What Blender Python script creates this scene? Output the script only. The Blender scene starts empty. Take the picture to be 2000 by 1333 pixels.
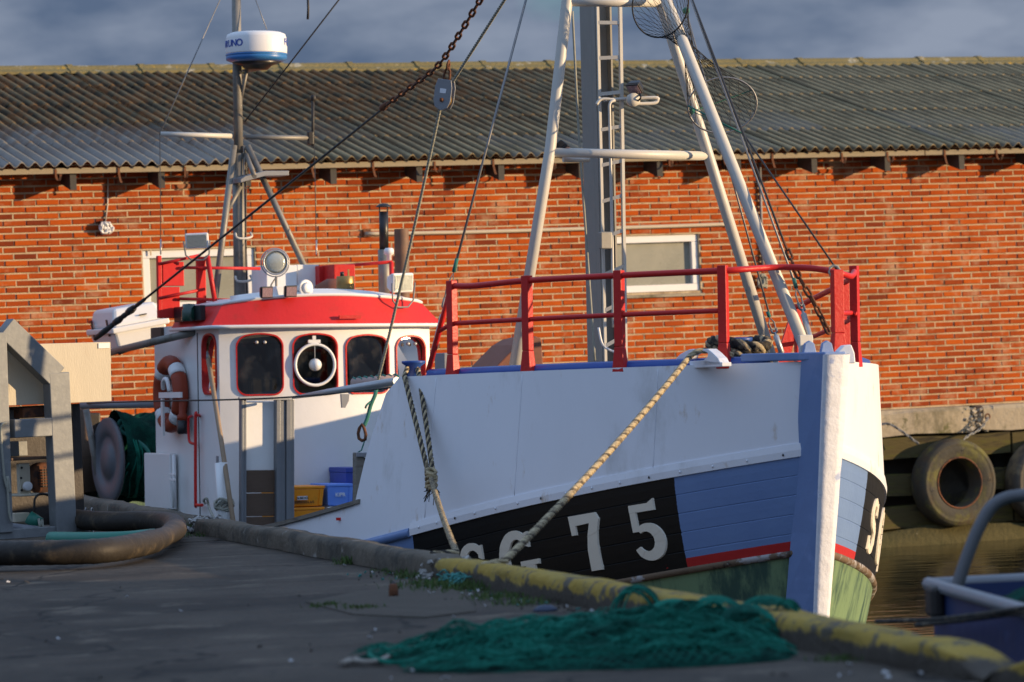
import bpy, bmesh, math, random
from mathutils import Vector, Matrix
random.seed(7)
sc = bpy.context.scene
col = sc.collection
rad = math.radians

# ------------------------------------------------------------------ camera, sky, sun, exposure
EYE = 1.3; FOC = 7500.0; ROLL = 0.043; VH = 14.0
cam = bpy.data.cameras.new('camera'); camo = bpy.data.objects.new('camera', cam); col.objects.link(camo)
cam.sensor_width = 36.0; cam.lens = 135.0; cam.clip_end = 3000.0
camo.matrix_world = Matrix.Translation((0, 0, EYE)) @ Matrix.Rotation(rad(90) + VH / FOC, 4, 'X') @ Matrix.Rotation(-ROLL, 4, 'Z')
cam.dof.use_dof = True; cam.dof.focus_distance = 28.0; cam.dof.aperture_fstop = 3.5
sc.camera = camo
SUN_AZ = rad(80); SUN_EL = rad(7.5)           # measured from straight behind the camera towards the right
sdir = Vector((math.sin(SUN_AZ) * math.cos(SUN_EL), -math.cos(SUN_AZ) * math.cos(SUN_EL), math.sin(SUN_EL)))
sun = bpy.data.lights.new('sun', 'SUN'); sun.energy = 4.6; sun.angle = rad(0.55); sun.color = (1.0, 0.72, 0.42)
suno = bpy.data.objects.new('sun', sun); col.objects.link(suno)
suno.rotation_euler = sdir.to_track_quat('Z', 'Y').to_euler(); suno.location = sdir * 60
w = bpy.data.worlds.new('World'); sc.world = w; w.use_nodes = True
nt = w.node_tree; nt.nodes.clear()
def wn(t, **k):
    n = nt.nodes.new(t)
    for a, b in k.items(): setattr(n, a, b)
    return n
sky = wn('ShaderNodeTexSky', sky_type='NISHITA', sun_disc=False, sun_elevation=SUN_EL, sun_rotation=math.pi / 2 + (math.pi / 2 - SUN_AZ))
sky.air_density = 1.0; sky.dust_density = 0.6; sky.ozone_density = 4.0
tc = wn('ShaderNodeTexCoord'); mp = wn('ShaderNodeMapping'); mp.inputs['Scale'].default_value = (9, 9, 26)
n1 = wn('ShaderNodeTexNoise'); n1.inputs['Scale'].default_value = 1.3; n1.inputs['Detail'].default_value = 5; n1.inputs['Roughness'].default_value = 0.5
rp = wn('ShaderNodeValToRGB'); rp.color_ramp.elements[0].position = 0.22; rp.color_ramp.elements[1].position = 0.40
mx = wn('ShaderNodeMix', data_type='RGBA', blend_type='MIX')
cl = wn('ShaderNodeValToRGB'); cl.color_ramp.elements[0].position = .36; cl.color_ramp.elements[1].position = .64       # blue-grey cloud, in the sky texture's own units
cl.color_ramp.elements[0].color = (.55, .80, 1.30, 1); cl.color_ramp.elements[1].color = (1.50, 1.76, 2.28, 1)
n2 = wn('ShaderNodeTexNoise'); n2.inputs['Scale'].default_value = 1.7; n2.inputs['Detail'].default_value = 8; n2.inputs['Roughness'].default_value = 0.55
hs = wn('ShaderNodeHueSaturation'); hs.inputs['Saturation'].default_value = 0.92; hs.inputs['Value'].default_value = 0.85
bg = wn('ShaderNodeBackground'); bg.inputs['Strength'].default_value = 0.13
out = wn('ShaderNodeOutputWorld')
L = nt.links.new
L(tc.outputs['Generated'], mp.inputs['Vector']); L(mp.outputs[0], n2.inputs['Vector']); L(n2.outputs['Fac'], cl.inputs['Fac']); L(mp.outputs[0], n1.inputs['Vector']); L(n1.outputs['Fac'], rp.inputs['Fac'])
L(sky.outputs[0], hs.inputs['Color'])
sz = wn('ShaderNodeSeparateXYZ'); L(tc.outputs['Generated'], sz.inputs[0]); bank = wn('ShaderNodeMapRange', interpolation_type='SMOOTHSTEP')     # a bank of cloud low all round the horizon, open sky above it
for i_, v_ in ((1, .14), (2, .42), (3, 1.0), (4, 0.8)): bank.inputs[i_].default_value = v_
L(sz.outputs['Z'], bank.inputs[0]); cov = wn('ShaderNodeMath', operation='MULTIPLY'); L(rp.outputs['Color'], cov.inputs[0]); L(bank.outputs[0], cov.inputs[1]); L(cov.outputs[0], mx.inputs['Factor'])
L(hs.outputs[0], mx.inputs[6]); L(cl.outputs[0], mx.inputs[7])
hi = wn('ShaderNodeMapRange', interpolation_type='SMOOTHSTEP'); hi.inputs[1].default_value = .12; hi.inputs[2].default_value = .5; L(sz.outputs['Z'], hi.inputs[0])
mh = wn('ShaderNodeMix', data_type='RGBA', blend_type='MIX'); mh.inputs[7].default_value = (3.1, 4.25, 6.4, 1); L(hi.outputs[0], mh.inputs[0]); L(cl.outputs[0], mh.inputs[6]); L(mh.outputs[2], mx.inputs[7])     # upper sky out of view, brightened as a cloud veil to lift the shade
L(mx.outputs[2], bg.inputs['Color']); L(bg.outputs[0], out.inputs['Surface'])
vs = sc.view_settings; vs.view_transform = 'Standard'; vs.look = 'None'; vs.exposure = 0.5; vs.gamma = 1.0; vs.use_curve_mapping = False
sc.render.engine = 'CYCLES'; sc.render.resolution_x = 1024; sc.render.resolution_y = 682

# ------------------------------------------------------------------ surveying helpers: photograph pixel + known plane -> place in the world
cr, sr = math.cos(ROLL), math.sin(ROLL)
V = Vector
def ray(x, y):
    dx, dy = x - 1000, y - 666.5
    return V(((dx * cr - dy * sr) / FOC, 1.0, -((dx * sr + dy * cr) - VH) / FOC))
def P(x, y, d): return V((0, 0, EYE)) + ray(x, y) * d
def hit(x, y, p, n):
    r = ray(x, y); o = V((0, 0, EYE)); return o + r * ((V(p) - o).dot(n) / r.dot(n))
def GP(x, y, z): return hit(x, y, (0, 0, z), V((0, 0, 1)))
WA = rad(24.2); WU = V((math.cos(WA), math.sin(WA), 0)); WN = V((math.sin(WA), -math.cos(WA), 0)); W0 = V((0, 40.56, 0))
def W(s, z, off=0.0): return W0 + WU * s + WN * off + V((0, 0, z))
def WP(x, y, off=0.0):
    p = hit(x, y, W0 + WN * off, WN); return (p - W0).dot(WU), p.z
PH = rad(23.6); HEEL = 0.028; S0 = V((2.08, 25.0, 0))
BF = V((math.sin(PH), -math.cos(PH), 0)); BS = (V((-math.cos(PH), -math.sin(PH), 0)) + V((0, 0, HEEL))).normalized()
BZ = BS.cross(BF).normalized(); BZ = BZ if BZ.z > 0 else -BZ
def B(a, b, z): return S0 - BF * a + BS * b + BZ * z
def loc(p): q = V(p) - S0; return V((-q.dot(BF), q.dot(BS), q.dot(BZ)))
def BA(x, y, a): return loc(hit(x, y, B(a, 0, 0), BF))
def BB(x, y, b): return loc(hit(x, y, B(0, b, 0), BS))
def Bp(x, y, a=None, b=None): return B(*(BA(x, y, a) if b is None else BB(x, y, b)))

# ------------------------------------------------------------------ mesh builder
class MB:
    def __init__(s): s.v = []; s.f = []; s.m = []; s.sm = []; s.mi = 0; s.uv = None
    def add(s, vs, fs, smooth=False):
        o = len(s.v); s.v += [tuple(p) for p in vs]
        for f in fs: s.f.append([i + o for i in f]); s.m.append(s.mi); s.sm.append(smooth)
        return s
    def box(s, c, sx, sy, sz, ax=None):
        X, Y, Z = ax or (V((1, 0, 0)), V((0, 1, 0)), V((0, 0, 1))); c = V(c)
        vs = [c + X * (sx / 2 * i) + Y * (sy / 2 * j) + Z * (sz / 2 * k) for i in (-1, 1) for j in (-1, 1) for k in (-1, 1)]
        fs = [(0, 1, 3, 2), (4, 6, 7, 5), (0, 4, 5, 1), (2, 3, 7, 6), (0, 2, 6, 4), (1, 5, 7, 3)]
        return s.add(vs, fs)
    def bar(s, p0, p1, w, h, up=(0, 0, 1), w2=None, h2=None):
        p0, p1 = V(p0), V(p1); d = (p1 - p0).normalized(); u = V(up); x = d.cross(u).normalized(); u = x.cross(d).normalized()
        w2 = w if w2 is None else w2; h2 = h if h2 is None else h2
        vs = [p + x * (i * a / 2) + u * (j * b / 2) for p, a, b in ((p0, w, h), (p1, w2, h2)) for i, j in ((-1, -1), (1, -1), (1, 1), (-1, 1))]
        return s.add(vs, [(0, 3, 2, 1), (4, 5, 6, 7), (0, 1, 5, 4), (1, 2, 6, 5), (2, 3, 7, 6), (3, 0, 4, 7)])
    def tube(s, pts, r, n=8, closed=False, caps=True, flat=None):
        pts = [V(p) for p in pts]; m = len(pts); rs = r if isinstance(r, (list, tuple)) else [r] * m
        ts = []
        for i in range(m):
            if closed: t = pts[(i + 1) % m] - pts[i - 1]
            else: t = pts[min(i + 1, m - 1)] - pts[max(i - 1, 0)]
            ts.append(t.normalized() if t.length > 1e-9 else V((0, 0, 1)))
        ref = V((0, 0, 1)) if abs(ts[0].z) < .9 else V((1, 0, 0))
        x = ts[0].cross(ref).normalized(); vs = []
        for i in range(m):
            x = (x - ts[i] * x.dot(ts[i])); x = x.normalized() if x.length > 1e-6 else ts[i].orthogonal().normalized()
            y = ts[i].cross(x)
            for k in range(n):
                a = 2 * math.pi * k / n; off = x * (math.cos(a) * rs[i]) + y * (math.sin(a) * rs[i])
                if flat: off.z *= flat
                vs.append(pts[i] + off)
        fs = []
        for i in range(m if closed else m - 1):
            j = (i + 1) % m
            for k in range(n): fs.append((i * n + k, i * n + (k + 1) % n, j * n + (k + 1) % n, j * n + k))
        s.add(vs, fs, True)
        if caps and not closed:
            o = len(s.v) - len(vs)
            s.f.append([o + k for k in range(n)][::-1]); s.m.append(s.mi); s.sm.append(False)
            s.f.append([o + (m - 1) * n + k for k in range(n)]); s.m.append(s.mi); s.sm.append(False)
        return s
    def lathe(s, prof, o, axis=(0, 0, 1), n=16, smooth=True):
        o = V(o); z = V(axis).normalized(); x = z.orthogonal().normalized(); y = z.cross(x); m = len(prof)
        vs = [o + z * h + x * (math.cos(2 * math.pi * k / n) * r) + y * (math.sin(2 * math.pi * k / n) * r) for r, h in prof for k in range(n)]
        fs = [(i * n + k, i * n + (k + 1) % n, (i + 1) * n + (k + 1) % n, (i + 1) * n + k) for i in range(m - 1) for k in range(n)]
        s.add(vs, fs, smooth); o0 = len(s.v) - len(vs)
        for i, fl in ((0, 1), (m - 1, 0)):
            if prof[i][0] > 1e-5:
                f = [o0 + i * n + k for k in range(n)]; s.f.append(f[::-1] if fl else f); s.m.append(s.mi); s.sm.append(False)
        return s
    def prism(s, poly, off):
        off = V(off); n = len(poly); poly = [V(p) for p in poly]
        vs = poly + [p + off for p in poly]
        fs = [list(range(n))[::-1], list(range(n, 2 * n))] + [(i, (i + 1) % n, n + (i + 1) % n, n + i) for i in range(n)]
        return s.add(vs, fs)
    def sheet(s, rows, smooth=True):
        n = len(rows[0]); vs = [p for r in rows for p in r]
        fs = [(i * n + k, i * n + k + 1, (i + 1) * n + k + 1, (i + 1) * n + k) for i in range(len(rows) - 1) for k in range(n - 1)]
        return s.add(vs, fs, smooth)
    def mesh(s, name, mats, origin):
        me = bpy.data.meshes.new(name)
        me.from_pydata([(p[0] - origin[0], p[1] - origin[1], p[2] - origin[2]) for p in s.v], [], s.f)
        for m in mats: me.materials.append(m)
        me.polygons.foreach_set('material_index', s.m); me.polygons.foreach_set('use_smooth', s.sm)
        if s.uv:
            uv = me.uv_layers.new(name='UVMap'); idx = [0] * len(me.loops); me.loops.foreach_get('vertex_index', idx)
            flat = []
            for i in idx: flat += s.uv[i]
            uv.data.foreach_set('uv', flat)
        me.update(); return me

def wl(o):      # world location of an unrotated parent chain
    p = V(o.location)
    while o.parent: o = o.parent; p += V(o.location)
    return p
def link(name, data, org, parent):
    o = bpy.data.objects.new(name, data); col.objects.link(o)
    if parent is not None: o.parent = parent; o.location = V(org) - wl(parent)
    else: o.location = org
    return o
def obj(name, mb, mat, parent=None, label=None, cat=None, group=None, kind=None, bevel=0, fix=True):
    xs = [p[0] for p in mb.v]; ys = [p[1] for p in mb.v]; zs = [p[2] for p in mb.v]
    org = V(((min(xs) + max(xs)) / 2, (min(ys) + max(ys)) / 2, min(zs)))
    me = mb.mesh(name, mat if isinstance(mat, (list, tuple)) else [mat], org)
    if fix:
        bm = bmesh.new(); bm.from_mesh(me); bmesh.ops.recalc_face_normals(bm, faces=bm.faces); bm.to_mesh(me); bm.free()
    o = link(name, me, org, parent)
    if bevel:
        b = o.modifiers.new('bevel', 'BEVEL'); b.width = bevel; b.segments = 2; b.limit_method = 'ANGLE'; b.angle_limit = rad(40)
    tag(o, label, cat, group, kind); return o
def tag(o, label=None, cat=None, group=None, kind=None):
    if label: o['label'] = label
    if cat: o['category'] = cat
    if group: o['group'] = group
    if kind: o['kind'] = kind
    return o
def thing(name, label, cat, at, group=None, parent=None):
    o = link(name, None, V(at), parent); o.empty_display_size = .1
    return tag(o, label, cat, group)
def part(name, parent, at): return link(name, None, V(at), parent)
def rope_path(p0, p1, sag=0.0, n=16):
    p0, p1 = V(p0), V(p1); return [p0.lerp(p1, i / n) - V((0, 0, sag * 4 * (i / n) * (1 - i / n))) for i in range(n + 1)]
def smooth_path(pts, sub=6):
    pts = [V(p) for p in pts]; o = []
    for i in range(len(pts) - 1):
        p0, p1, p2, p3 = pts[max(i - 1, 0)], pts[i], pts[i + 1], pts[min(i + 2, len(pts) - 1)]
        for k in range(sub):
            t = k / sub; o.append(.5 * (2 * p1 + (p2 - p0) * t + (2 * p0 - 5 * p1 + 4 * p2 - p3) * t * t + (3 * p1 - p0 - 3 * p2 + p3) * t ** 3))
    return o + [pts[-1]]
def strands(path, r, k, twist, phase=0.0, n=6, sr=None):      # the k strands of a laid rope as separate builders
    path = [V(p) for p in path]; res = []
    acc = [0.0]
    for i in range(1, len(path)): acc.append(acc[-1] + (path[i] - path[i - 1]).length)
    for q in range(k):
        pts = []
        for i, p in enumerate(path):
            t = (path[min(i + 1, len(path) - 1)] - path[max(i - 1, 0)]).normalized()
            x = t.cross(V((0, 0, 1)) if abs(t.z) < .95 else V((1, 0, 0))).normalized(); y = t.cross(x)
            a = phase + 2 * math.pi * (q / k + acc[i] / twist)
            pts.append(p + x * (math.cos(a) * r) + y * (math.sin(a) * r))
        res.append(MB().tube(pts, sr or r * 1.05, n))
    return res
def resample(path, step):
    path = [V(p) for p in path]; o = [path[0]]; need = step
    for i in range(1, len(path)):
        a, b = path[i - 1], path[i]; l = (b - a).length; pos = 0
        while l - pos >= need:
            pos += need; o.append(a.lerp(b, pos / l)); need = step
        need -= l - pos
    o.append(path[-1]); return o

# ------------------------------------------------------------------ procedural materials
def mat(name, c, rough=.6, metal=0.0, var=.2, vs=5.0, bump=0.0, bs=60.0, c2=None, thr=(.45, .65), ps=3.0, det=6, coord='Object', spec=.5, stretch=None, coat=0.0, c3=None, thr3=(.6, .7), ps3=9.0):
    m = bpy.data.materials.new(name); m.use_nodes = True; t = m.node_tree; nd = t.nodes; lk = t.links.new
    b = nd['Principled BSDF']; b.inputs['Roughness'].default_value = rough; b.inputs['Metallic'].default_value = metal
    b.inputs['Specular IOR Level'].default_value = spec; b.inputs['Coat Weight'].default_value = coat
    if coord == 'Position': g = nd.new('ShaderNodeNewGeometry').outputs['Position']
    else: g = nd.new('ShaderNodeTexCoord').outputs[coord]
    if stretch:
        q = nd.new('ShaderNodeMapping'); q.inputs['Scale'].default_value = stretch; lk(g, q.inputs[0]); g = q.outputs[0]
    def noise(s, d=det, r=.6):
        n = nd.new('ShaderNodeTexNoise'); n.inputs['Scale'].default_value = s; n.inputs['Detail'].default_value = d; n.inputs['Roughness'].default_value = r
        lk(g, n.inputs['Vector']); return n.outputs['Fac']
    def mixc(f, a, bb):
        x = nd.new('ShaderNodeMix'); x.data_type = 'RGBA'
        for sck, val in ((x.inputs[0], f), (x.inputs[6], a), (x.inputs[7], bb)):
            if isinstance(val, (tuple, list)): sck.default_value = (*val[:3], 1)
            elif isinstance(val, float): sck.default_value = val
            else: lk(val, sck)
        return x.outputs[2]
    def ramp(f, lo, hi):
        r = nd.new('ShaderNodeMapRange'); r.inputs[1].default_value = lo; r.inputs[2].default_value = hi; r.interpolation_type = 'SMOOTHSTEP'; lk(f, r.inputs[0]); return r.outputs[0]
    cur = mixc(noise(vs), [v * (1 - var) for v in c], [v * (1 + var) for v in c])
    if c2: cur = mixc(ramp(noise(ps, 8, .65), *thr), cur, c2)
    if c3: cur = mixc(ramp(noise(ps3, 8, .65), *thr3), cur, c3)
    lk(cur, b.inputs['Base Color'])
    r = nd.new('ShaderNodeMapRange'); r.inputs[3].default_value = max(rough - .1, 0.02); r.inputs[4].default_value = min(rough + .12, 1); lk(noise(vs * 2.3), r.inputs[0]); lk(r.outputs[0], b.inputs['Roughness'])
    if bump:
        bp = nd.new('ShaderNodeBump'); bp.inputs['Distance'].default_value = bump; bp.inputs['Strength'].default_value = 1.0
        lk(noise(bs), bp.inputs['Height']); lk(bp.outputs[0], b.inputs['Normal'])
    m['h'] = 1
    return m
def nodes_of(m): t = m.node_tree; return t, t.nodes, t.links.new, t.nodes['Principled BSDF']
M = {}
M['white'] = mat('white_paint', (.74, .74, .73), .42, var=.05, vs=3, bump=.0015, bs=14, c2=(.56, .54, .50), thr=(.62, .80), ps=2.2)
M['hullwhite'] = mat('white_hull_paint', (.75, .775, .83), .38, var=.05, vs=2, bump=.006, bs=3, c2=(.55, .56, .57), thr=(.55, .78), ps=2.4, stretch=(1, 1, .4), c3=(.55, .48, .41), thr3=(.60, .72), ps3=6)
M['stemwhite'] = mat('thick_white_paint', (.72, .74, .80), .5, var=.06, vs=8, bump=.005, bs=24, c2=(.35, .43, .66), thr=(.60, .68), ps=5, c3=(.60, .52, .34), thr3=(.66, .70), ps3=4)
M['blue'] = mat('blue_hull_paint', (.135, .225, .44), .42, var=.10, vs=4, bump=.003, bs=9, c2=(.20, .30, .56), thr=(.55, .75), ps=4)
M['deepblue'] = mat('deep_blue_paint', (.02, .07, .30), .4, var=.15, vs=6, bump=.002, bs=20, c2=(.10, .13, .2), thr=(.64, .72), ps=7)
M['red'] = mat('red_paint', (.60, .022, .02), .45, var=.10, vs=5, bump=.002, bs=30, c2=(.45, .03, .02), thr=(.5, .75), ps=6, c3=(.62, .50, .48), thr3=(.80, .82), ps3=18, spec=.3)
M['redold'] = mat('chipped_red_paint', (.52, .02, .018), .42, var=.15, vs=8, bump=.003, bs=36, c2=(.38, .018, .016), thr=(.55, .75), ps=8, c3=(.66, .60, .58), thr3=(.745, .765), ps3=17, spec=.3)
M['black'] = mat('black_plastic', (.012, .012, .014), .4, var=.3, vs=9)
M['iron'] = mat('dark_iron', (.05, .045, .042), .55, .6, var=.3, vs=12, bump=.002, bs=50)
M['rust'] = mat('rusty_iron', (.16, .06, .025), .85, .1, var=.4, vs=18, bump=.003, bs=70, c2=(.06, .03, .02), thr=(.45, .6), ps=14)
M['galv'] = mat('galvanised_steel', (.19, .20, .205), .55, .3, var=.14, vs=14, bump=.001, bs=40, c2=(.235, .245, .245), thr=(.5, .7), ps=11, c3=(.34, .34, .335), thr3=(.70, .74), ps3=13)
M['alu'] = mat('grey_aluminium', (.40, .41, .42), .42, .6, var=.1, vs=6, bump=.001, bs=30)
M['mast'] = mat('grey_mast_steel', (.27, .26, .235), .5, .35, var=.12, vs=5, bump=.001, bs=25, c2=(.30, .29, .26), thr=(.55, .75), ps=4)
M['pole'] = mat('grey_pole_steel', (.22, .21, .19), .55, .4, var=.2, vs=8, bump=.001, bs=30, c2=(.14, .12, .09), thr=(.5, .7), ps=6)
M['pipe'] = mat('cream_painted_pipe', (.54, .52, .47), .42, .0, var=.07, vs=6, bump=.001, bs=25, c2=(.42, .38, .30), thr=(.62, .75), ps=6, c3=(.2, .17, .13), thr3=(.73, .76), ps3=14)
M['steelwire'] = mat('steel_wire', (.24, .24, .24), .5, .6, var=.3, vs=40)
M['darkwire'] = mat('dark_wire', (.035, .032, .03), .6, .2, var=.3, vs=30)
M['ropegrey'] = mat('grey_rope', (.30, .30, .25), .9, var=.3, vs=30, bump=.002, bs=120)
M['ropecream'] = mat('cream_rope_strand', (.44, .36, .22), .95, var=.35, vs=26, bump=.006, bs=120, c2=(.13, .10, .065), thr=(.46, .66), ps=22)
M['ropeblack'] = mat('black_rope_strand', (.028, .025, .022), .95, var=.4, vs=26, bump=.006, bs=120, c2=(.20, .165, .105), thr=(.5, .68), ps=22)
M['ropetan'] = mat('dark_tan_strand', (.15, .115, .07), .95, var=.4, vs=26, bump=.006, bs=120, c2=(.04, .034, .028), thr=(.45, .62), ps=20)
M['drumgrey'] = mat('shaded_drum_grey', (.11, .115, .13), .5, var=.15, vs=5, bump=.001, bs=30)  # the drum's shade is put into a darker grey
M['ropegreen'] = mat('green_twine', (.03, .16, .13), .9, var=.35, vs=20)
M['net'] = mat('green_net_twine', (.013, .165, .115), .9, var=.45, vs=7, c2=(.007, .07, .05), thr=(.45, .65), ps=4, spec=.1)
M['netbase'] = mat('green_net_mass', (.006, .07, .05), .95, var=.5, vs=14, bump=.02, bs=60, c2=(.003, .028, .022), thr=(.4, .62), ps=7, spec=.1)
M['netdark'] = mat('black_net_twine', (.03, .03, .03), .9, var=.3, vs=20)
M['brass'] = mat('old_brass', (.34, .22, .08), .42, .8, var=.2, vs=10, c2=(.2, .13, .06), thr=(.5, .7), ps=8)
M['orange'] = mat('orange_ring_cover', (.28, .035, .007), .6, var=.15, vs=8, bump=.002, bs=30)
M['crateorange'] = mat('orange_crate_plastic', (.85, .29, .006), .45, var=.1, vs=8, bump=.001, bs=40, c2=(.6, .24, .01), thr=(.6, .75), ps=7)
M['crateblue'] = mat('blue_crate_plastic', (.14, .29, .80), .45, var=.1, vs=8, bump=.001, bs=40)
M['cratedark'] = mat('dark_blue_plastic', (.03, .06, .32), .45, var=.1, vs=8)
M['print'] = mat('black_print', (.015, .012, .012), .7, var=.1)
M['printwhite'] = mat('white_print', (.72, .74, .78), .6, var=.1)
M['printblue'] = mat('blue_print', (.02, .07, .36), .5, var=.1)
M['lining'] = mat('cabin_varnish', (.24, .16, .10), .5, var=.2, vs=4, stretch=(1, 1, .3))
M['wood'] = mat('dark_brown_boards', (.10, .062, .04), .75, var=.3, vs=5, bump=.003, bs=40, stretch=(1, 1, 8))
M['woodgrey'] = mat('weathered_grey_wood', (.20, .18, .15), .85, var=.3, vs=6, bump=.004, bs=30, stretch=(1, 1, 5), c2=(.10, .085, .07), thr=(.45, .7), ps=6)
M['woodpole'] = mat('ash_pole', (.27, .19, .12), .7, var=.3, vs=9, bump=.001, bs=40)
M['letter'] = mat('cream_letter_paint', (.72, .67, .56), .45, var=.07, vs=10, bump=.001, bs=30, c2=(.45, .42, .36), thr=(.6, .75), ps=9)
M['cream'] = mat('cream_fibreglass', (.52, .46, .345), .6, var=.10, vs=3, bump=.002, bs=50, c2=(.50, .38, .24), thr=(.6, .78), ps=4, stretch=(3, 3, .6), c3=(.34, .22, .13), thr3=(.72, .77), ps3=5)
M['rubber'] = mat('black_hose_rubber', (.03, .026, .022), .55, var=.25, vs=6, bump=.004, bs=30, c2=(.11, .085, .055), thr=(.52, .74), ps=5, c3=(.4, .38, .33), thr3=(.71, .74), ps3=16, spec=.2)
M['hosegreen'] = mat('green_hose', (.02, .17, .12), .5, var=.2)
M['plasticwhite'] = mat('white_plastic', (.74, .74, .74), .4, var=.05, vs=5, c2=(.6, .58, .54), thr=(.6, .8), ps=4)
M['radarblue'] = mat('blue_radome_band', (.03, .16, .42), .35, var=.08, vs=5)
M['lamp'] = mat('lamp_lens_glass', (.42, .44, .40), .12, .3, var=.15, vs=30, bump=.003, bs=60)
M['led'] = mat('led_lens', (.30, .20, .22), .25, .3, var=.5, vs=60)
M['post_alu'] = mat('shaded_aluminium_post', (.20, .21, .225), .45, .4, var=.15, vs=6, bump=.001, bs=30)  # darker copy of the aluminium, with the posts' shade in its colour
M['rustbrown'] = mat('rusty_brown_steel', (.16, .10, .07), .7, .2, var=.25, vs=7, bump=.001, bs=40, c2=(.28, .14, .08), thr=(.5, .75), ps=5)
M['redbrown'] = mat('red_brown_primer', (.20, .065, .035), .7, var=.2, vs=4, c2=(.12, .05, .03), thr=(.5, .7), ps=3)
M['steelgrey'] = mat('grey_painted_steel', (.22, .23, .25), .5, .1, var=.12, vs=5, bump=.001, bs=30, c2=(.2, .2, .21), thr=(.5, .75), ps=5)

def glass(name, tint, gloss=.012, refl=.9):
    m = bpy.data.materials.new(name); m.use_nodes = True; t = m.node_tree; nd = t.nodes; lk = t.links.new; nd.clear()
    o = nd.new('ShaderNodeOutputMaterial'); mx = nd.new('ShaderNodeMixShader'); tr = nd.new('ShaderNodeBsdfTransparent'); g = nd.new('ShaderNodeBsdfGlossy'); fr = nd.new('ShaderNodeFresnel')
    fr.inputs['IOR'].default_value = 1.6; tr.inputs[0].default_value = (*tint, 1); g.inputs['Color'].default_value = (refl, refl, refl, 1); g.inputs['Roughness'].default_value = gloss
    d = nd.new('ShaderNodeBsdfDiffuse'); d.inputs[0].default_value = (.4, .38, .34, 1); mx2 = nd.new('ShaderNodeMixShader'); nz = nd.new('ShaderNodeTexNoise'); nz.inputs['Scale'].default_value = 7; nz.inputs['Detail'].default_value = 7
    tcn = nd.new('ShaderNodeTexCoord'); lk(tcn.outputs['Object'], nz.inputs['Vector']); mr = nd.new('ShaderNodeMapRange'); mr.inputs[1].default_value = .5; mr.inputs[2].default_value = .9; mr.inputs[4].default_value = .16; lk(nz.outputs['Fac'], mr.inputs[0])
    lk(fr.outputs[0], mx.inputs[0]); lk(tr.outputs[0], mx.inputs[1]); lk(g.outputs[0], mx.inputs[2]); lk(mr.outputs[0], mx2.inputs[0]); lk(mx.outputs[0], mx2.inputs[1]); lk(d.outputs[0], mx2.inputs[2]); lk(mx2.outputs[0], o.inputs['Surface'])
    return m
M['glass'] = glass('window_glass', (.46, .44, .36))
M['glassdusty'] = mat('dusty_window_glass', (.27, .27, .22), .28, 0, var=.12, vs=2, c2=(.34, .33, .27), thr=(.4, .7), ps=1.5, c3=(.55, .55, .5), thr3=(.735, .76), ps3=9, spec=.7)
# ================================================================== SETTING
GZ = .08                                   # near quay surface
KD = V((-.2754, 1, 0)).normalized(); KN = V((1, .2754, 0)).normalized(); K0 = V((-.628, 21.94, 0))   # kerb outer line, pointing away from the camera; KN points to the water
def K(t, o=0.0, z=0.0): return K0 + KD * t + KN * o + V((0, 0, z))
def kt(d): return (d - K0.y) / KD.y

# water
m = mat('harbour_water', (.006, .006, .004), .03, var=.25, vs=.6, spec=.6)
t, nd, lk, b = nodes_of(m)
tcn = nd.new('ShaderNodeTexCoord'); mpn = nd.new('ShaderNodeMapping'); mpn.inputs['Scale'].default_value = (.55, 2.0, 1); mpn.inputs['Rotation'].default_value = (0, 0, .25)
nz = nd.new('ShaderNodeTexNoise'); nz.inputs['Scale'].default_value = 2.0; nz.inputs['Detail'].default_value = 3; bp = nd.new('ShaderNodeBump'); bp.inputs['Distance'].default_value = .010
lk(tcn.outputs['Object'], mpn.inputs[0]); lk(mpn.outputs[0], nz.inputs['Vector']); lk(nz.outputs['Fac'], bp.inputs['Height']); lk(bp.outputs[0], b.inputs['Normal'])
WZ = -1.05
obj('water', MB().add([(-900, -900, WZ), (900, -900, WZ), (900, 1400, WZ), (-900, 1400, WZ)], [(0, 1, 2, 3)]), m, kind='structure')

# near quay: body, slabs, kerb
mq = mat('quay_concrete', (.082, .068, .054), .78, var=.28, vs=1.2, bump=.006, bs=26, c2=(.048, .041, .034), thr=(.44, .62), ps=.7, coord='Position', c3=(.125, .104, .08), thr3=(.55, .66), ps3=2.4, spec=.08)
t, nd, lk, b = nodes_of(mq)
geo = nd.new('ShaderNodeNewGeometry'); dn_ = nd.new('ShaderNodeTexNoise'); dn_.inputs['Scale'].default_value = 1.6; dn_.inputs['Detail'].default_value = 5; lk(geo.outputs['Position'], dn_.inputs['Vector'])
vm = nd.new('ShaderNodeVectorMath'); vm.operation = 'MULTIPLY_ADD'; vm.inputs[1].default_value = (.9, .9, 0); lk(dn_.outputs['Color'], vm.inputs[0]); lk(geo.outputs['Position'], vm.inputs[2])
vo = nd.new('ShaderNodeTexVoronoi'); vo.feature = 'DISTANCE_TO_EDGE'; vo.inputs['Scale'].default_value = .55; lk(vm.outputs[0], vo.inputs['Vector'])
ck = nd.new('ShaderNodeMapRange'); ck.inputs[1].default_value = .004; ck.inputs[2].default_value = .013; ck.inputs[3].default_value = .85; ck.inputs[4].default_value = 0; lk(vo.outputs[0], ck.inputs[0])
sn = nd.new('ShaderNodeTexNoise'); sn.inputs['Scale'].default_value = 34; sn.inputs['Detail'].default_value = 6; lk(geo.outputs['Position'], sn.inputs['Vector']); sp_ = nd.new('ShaderNodeMapRange'); sp_.inputs[1].default_value = .54; sp_.inputs[2].default_value = .66; sp_.inputs[4].default_value = .6; lk(sn.outputs['Fac'], sp_.inputs[0])
src = b.inputs['Base Color'].links[0].from_socket
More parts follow.
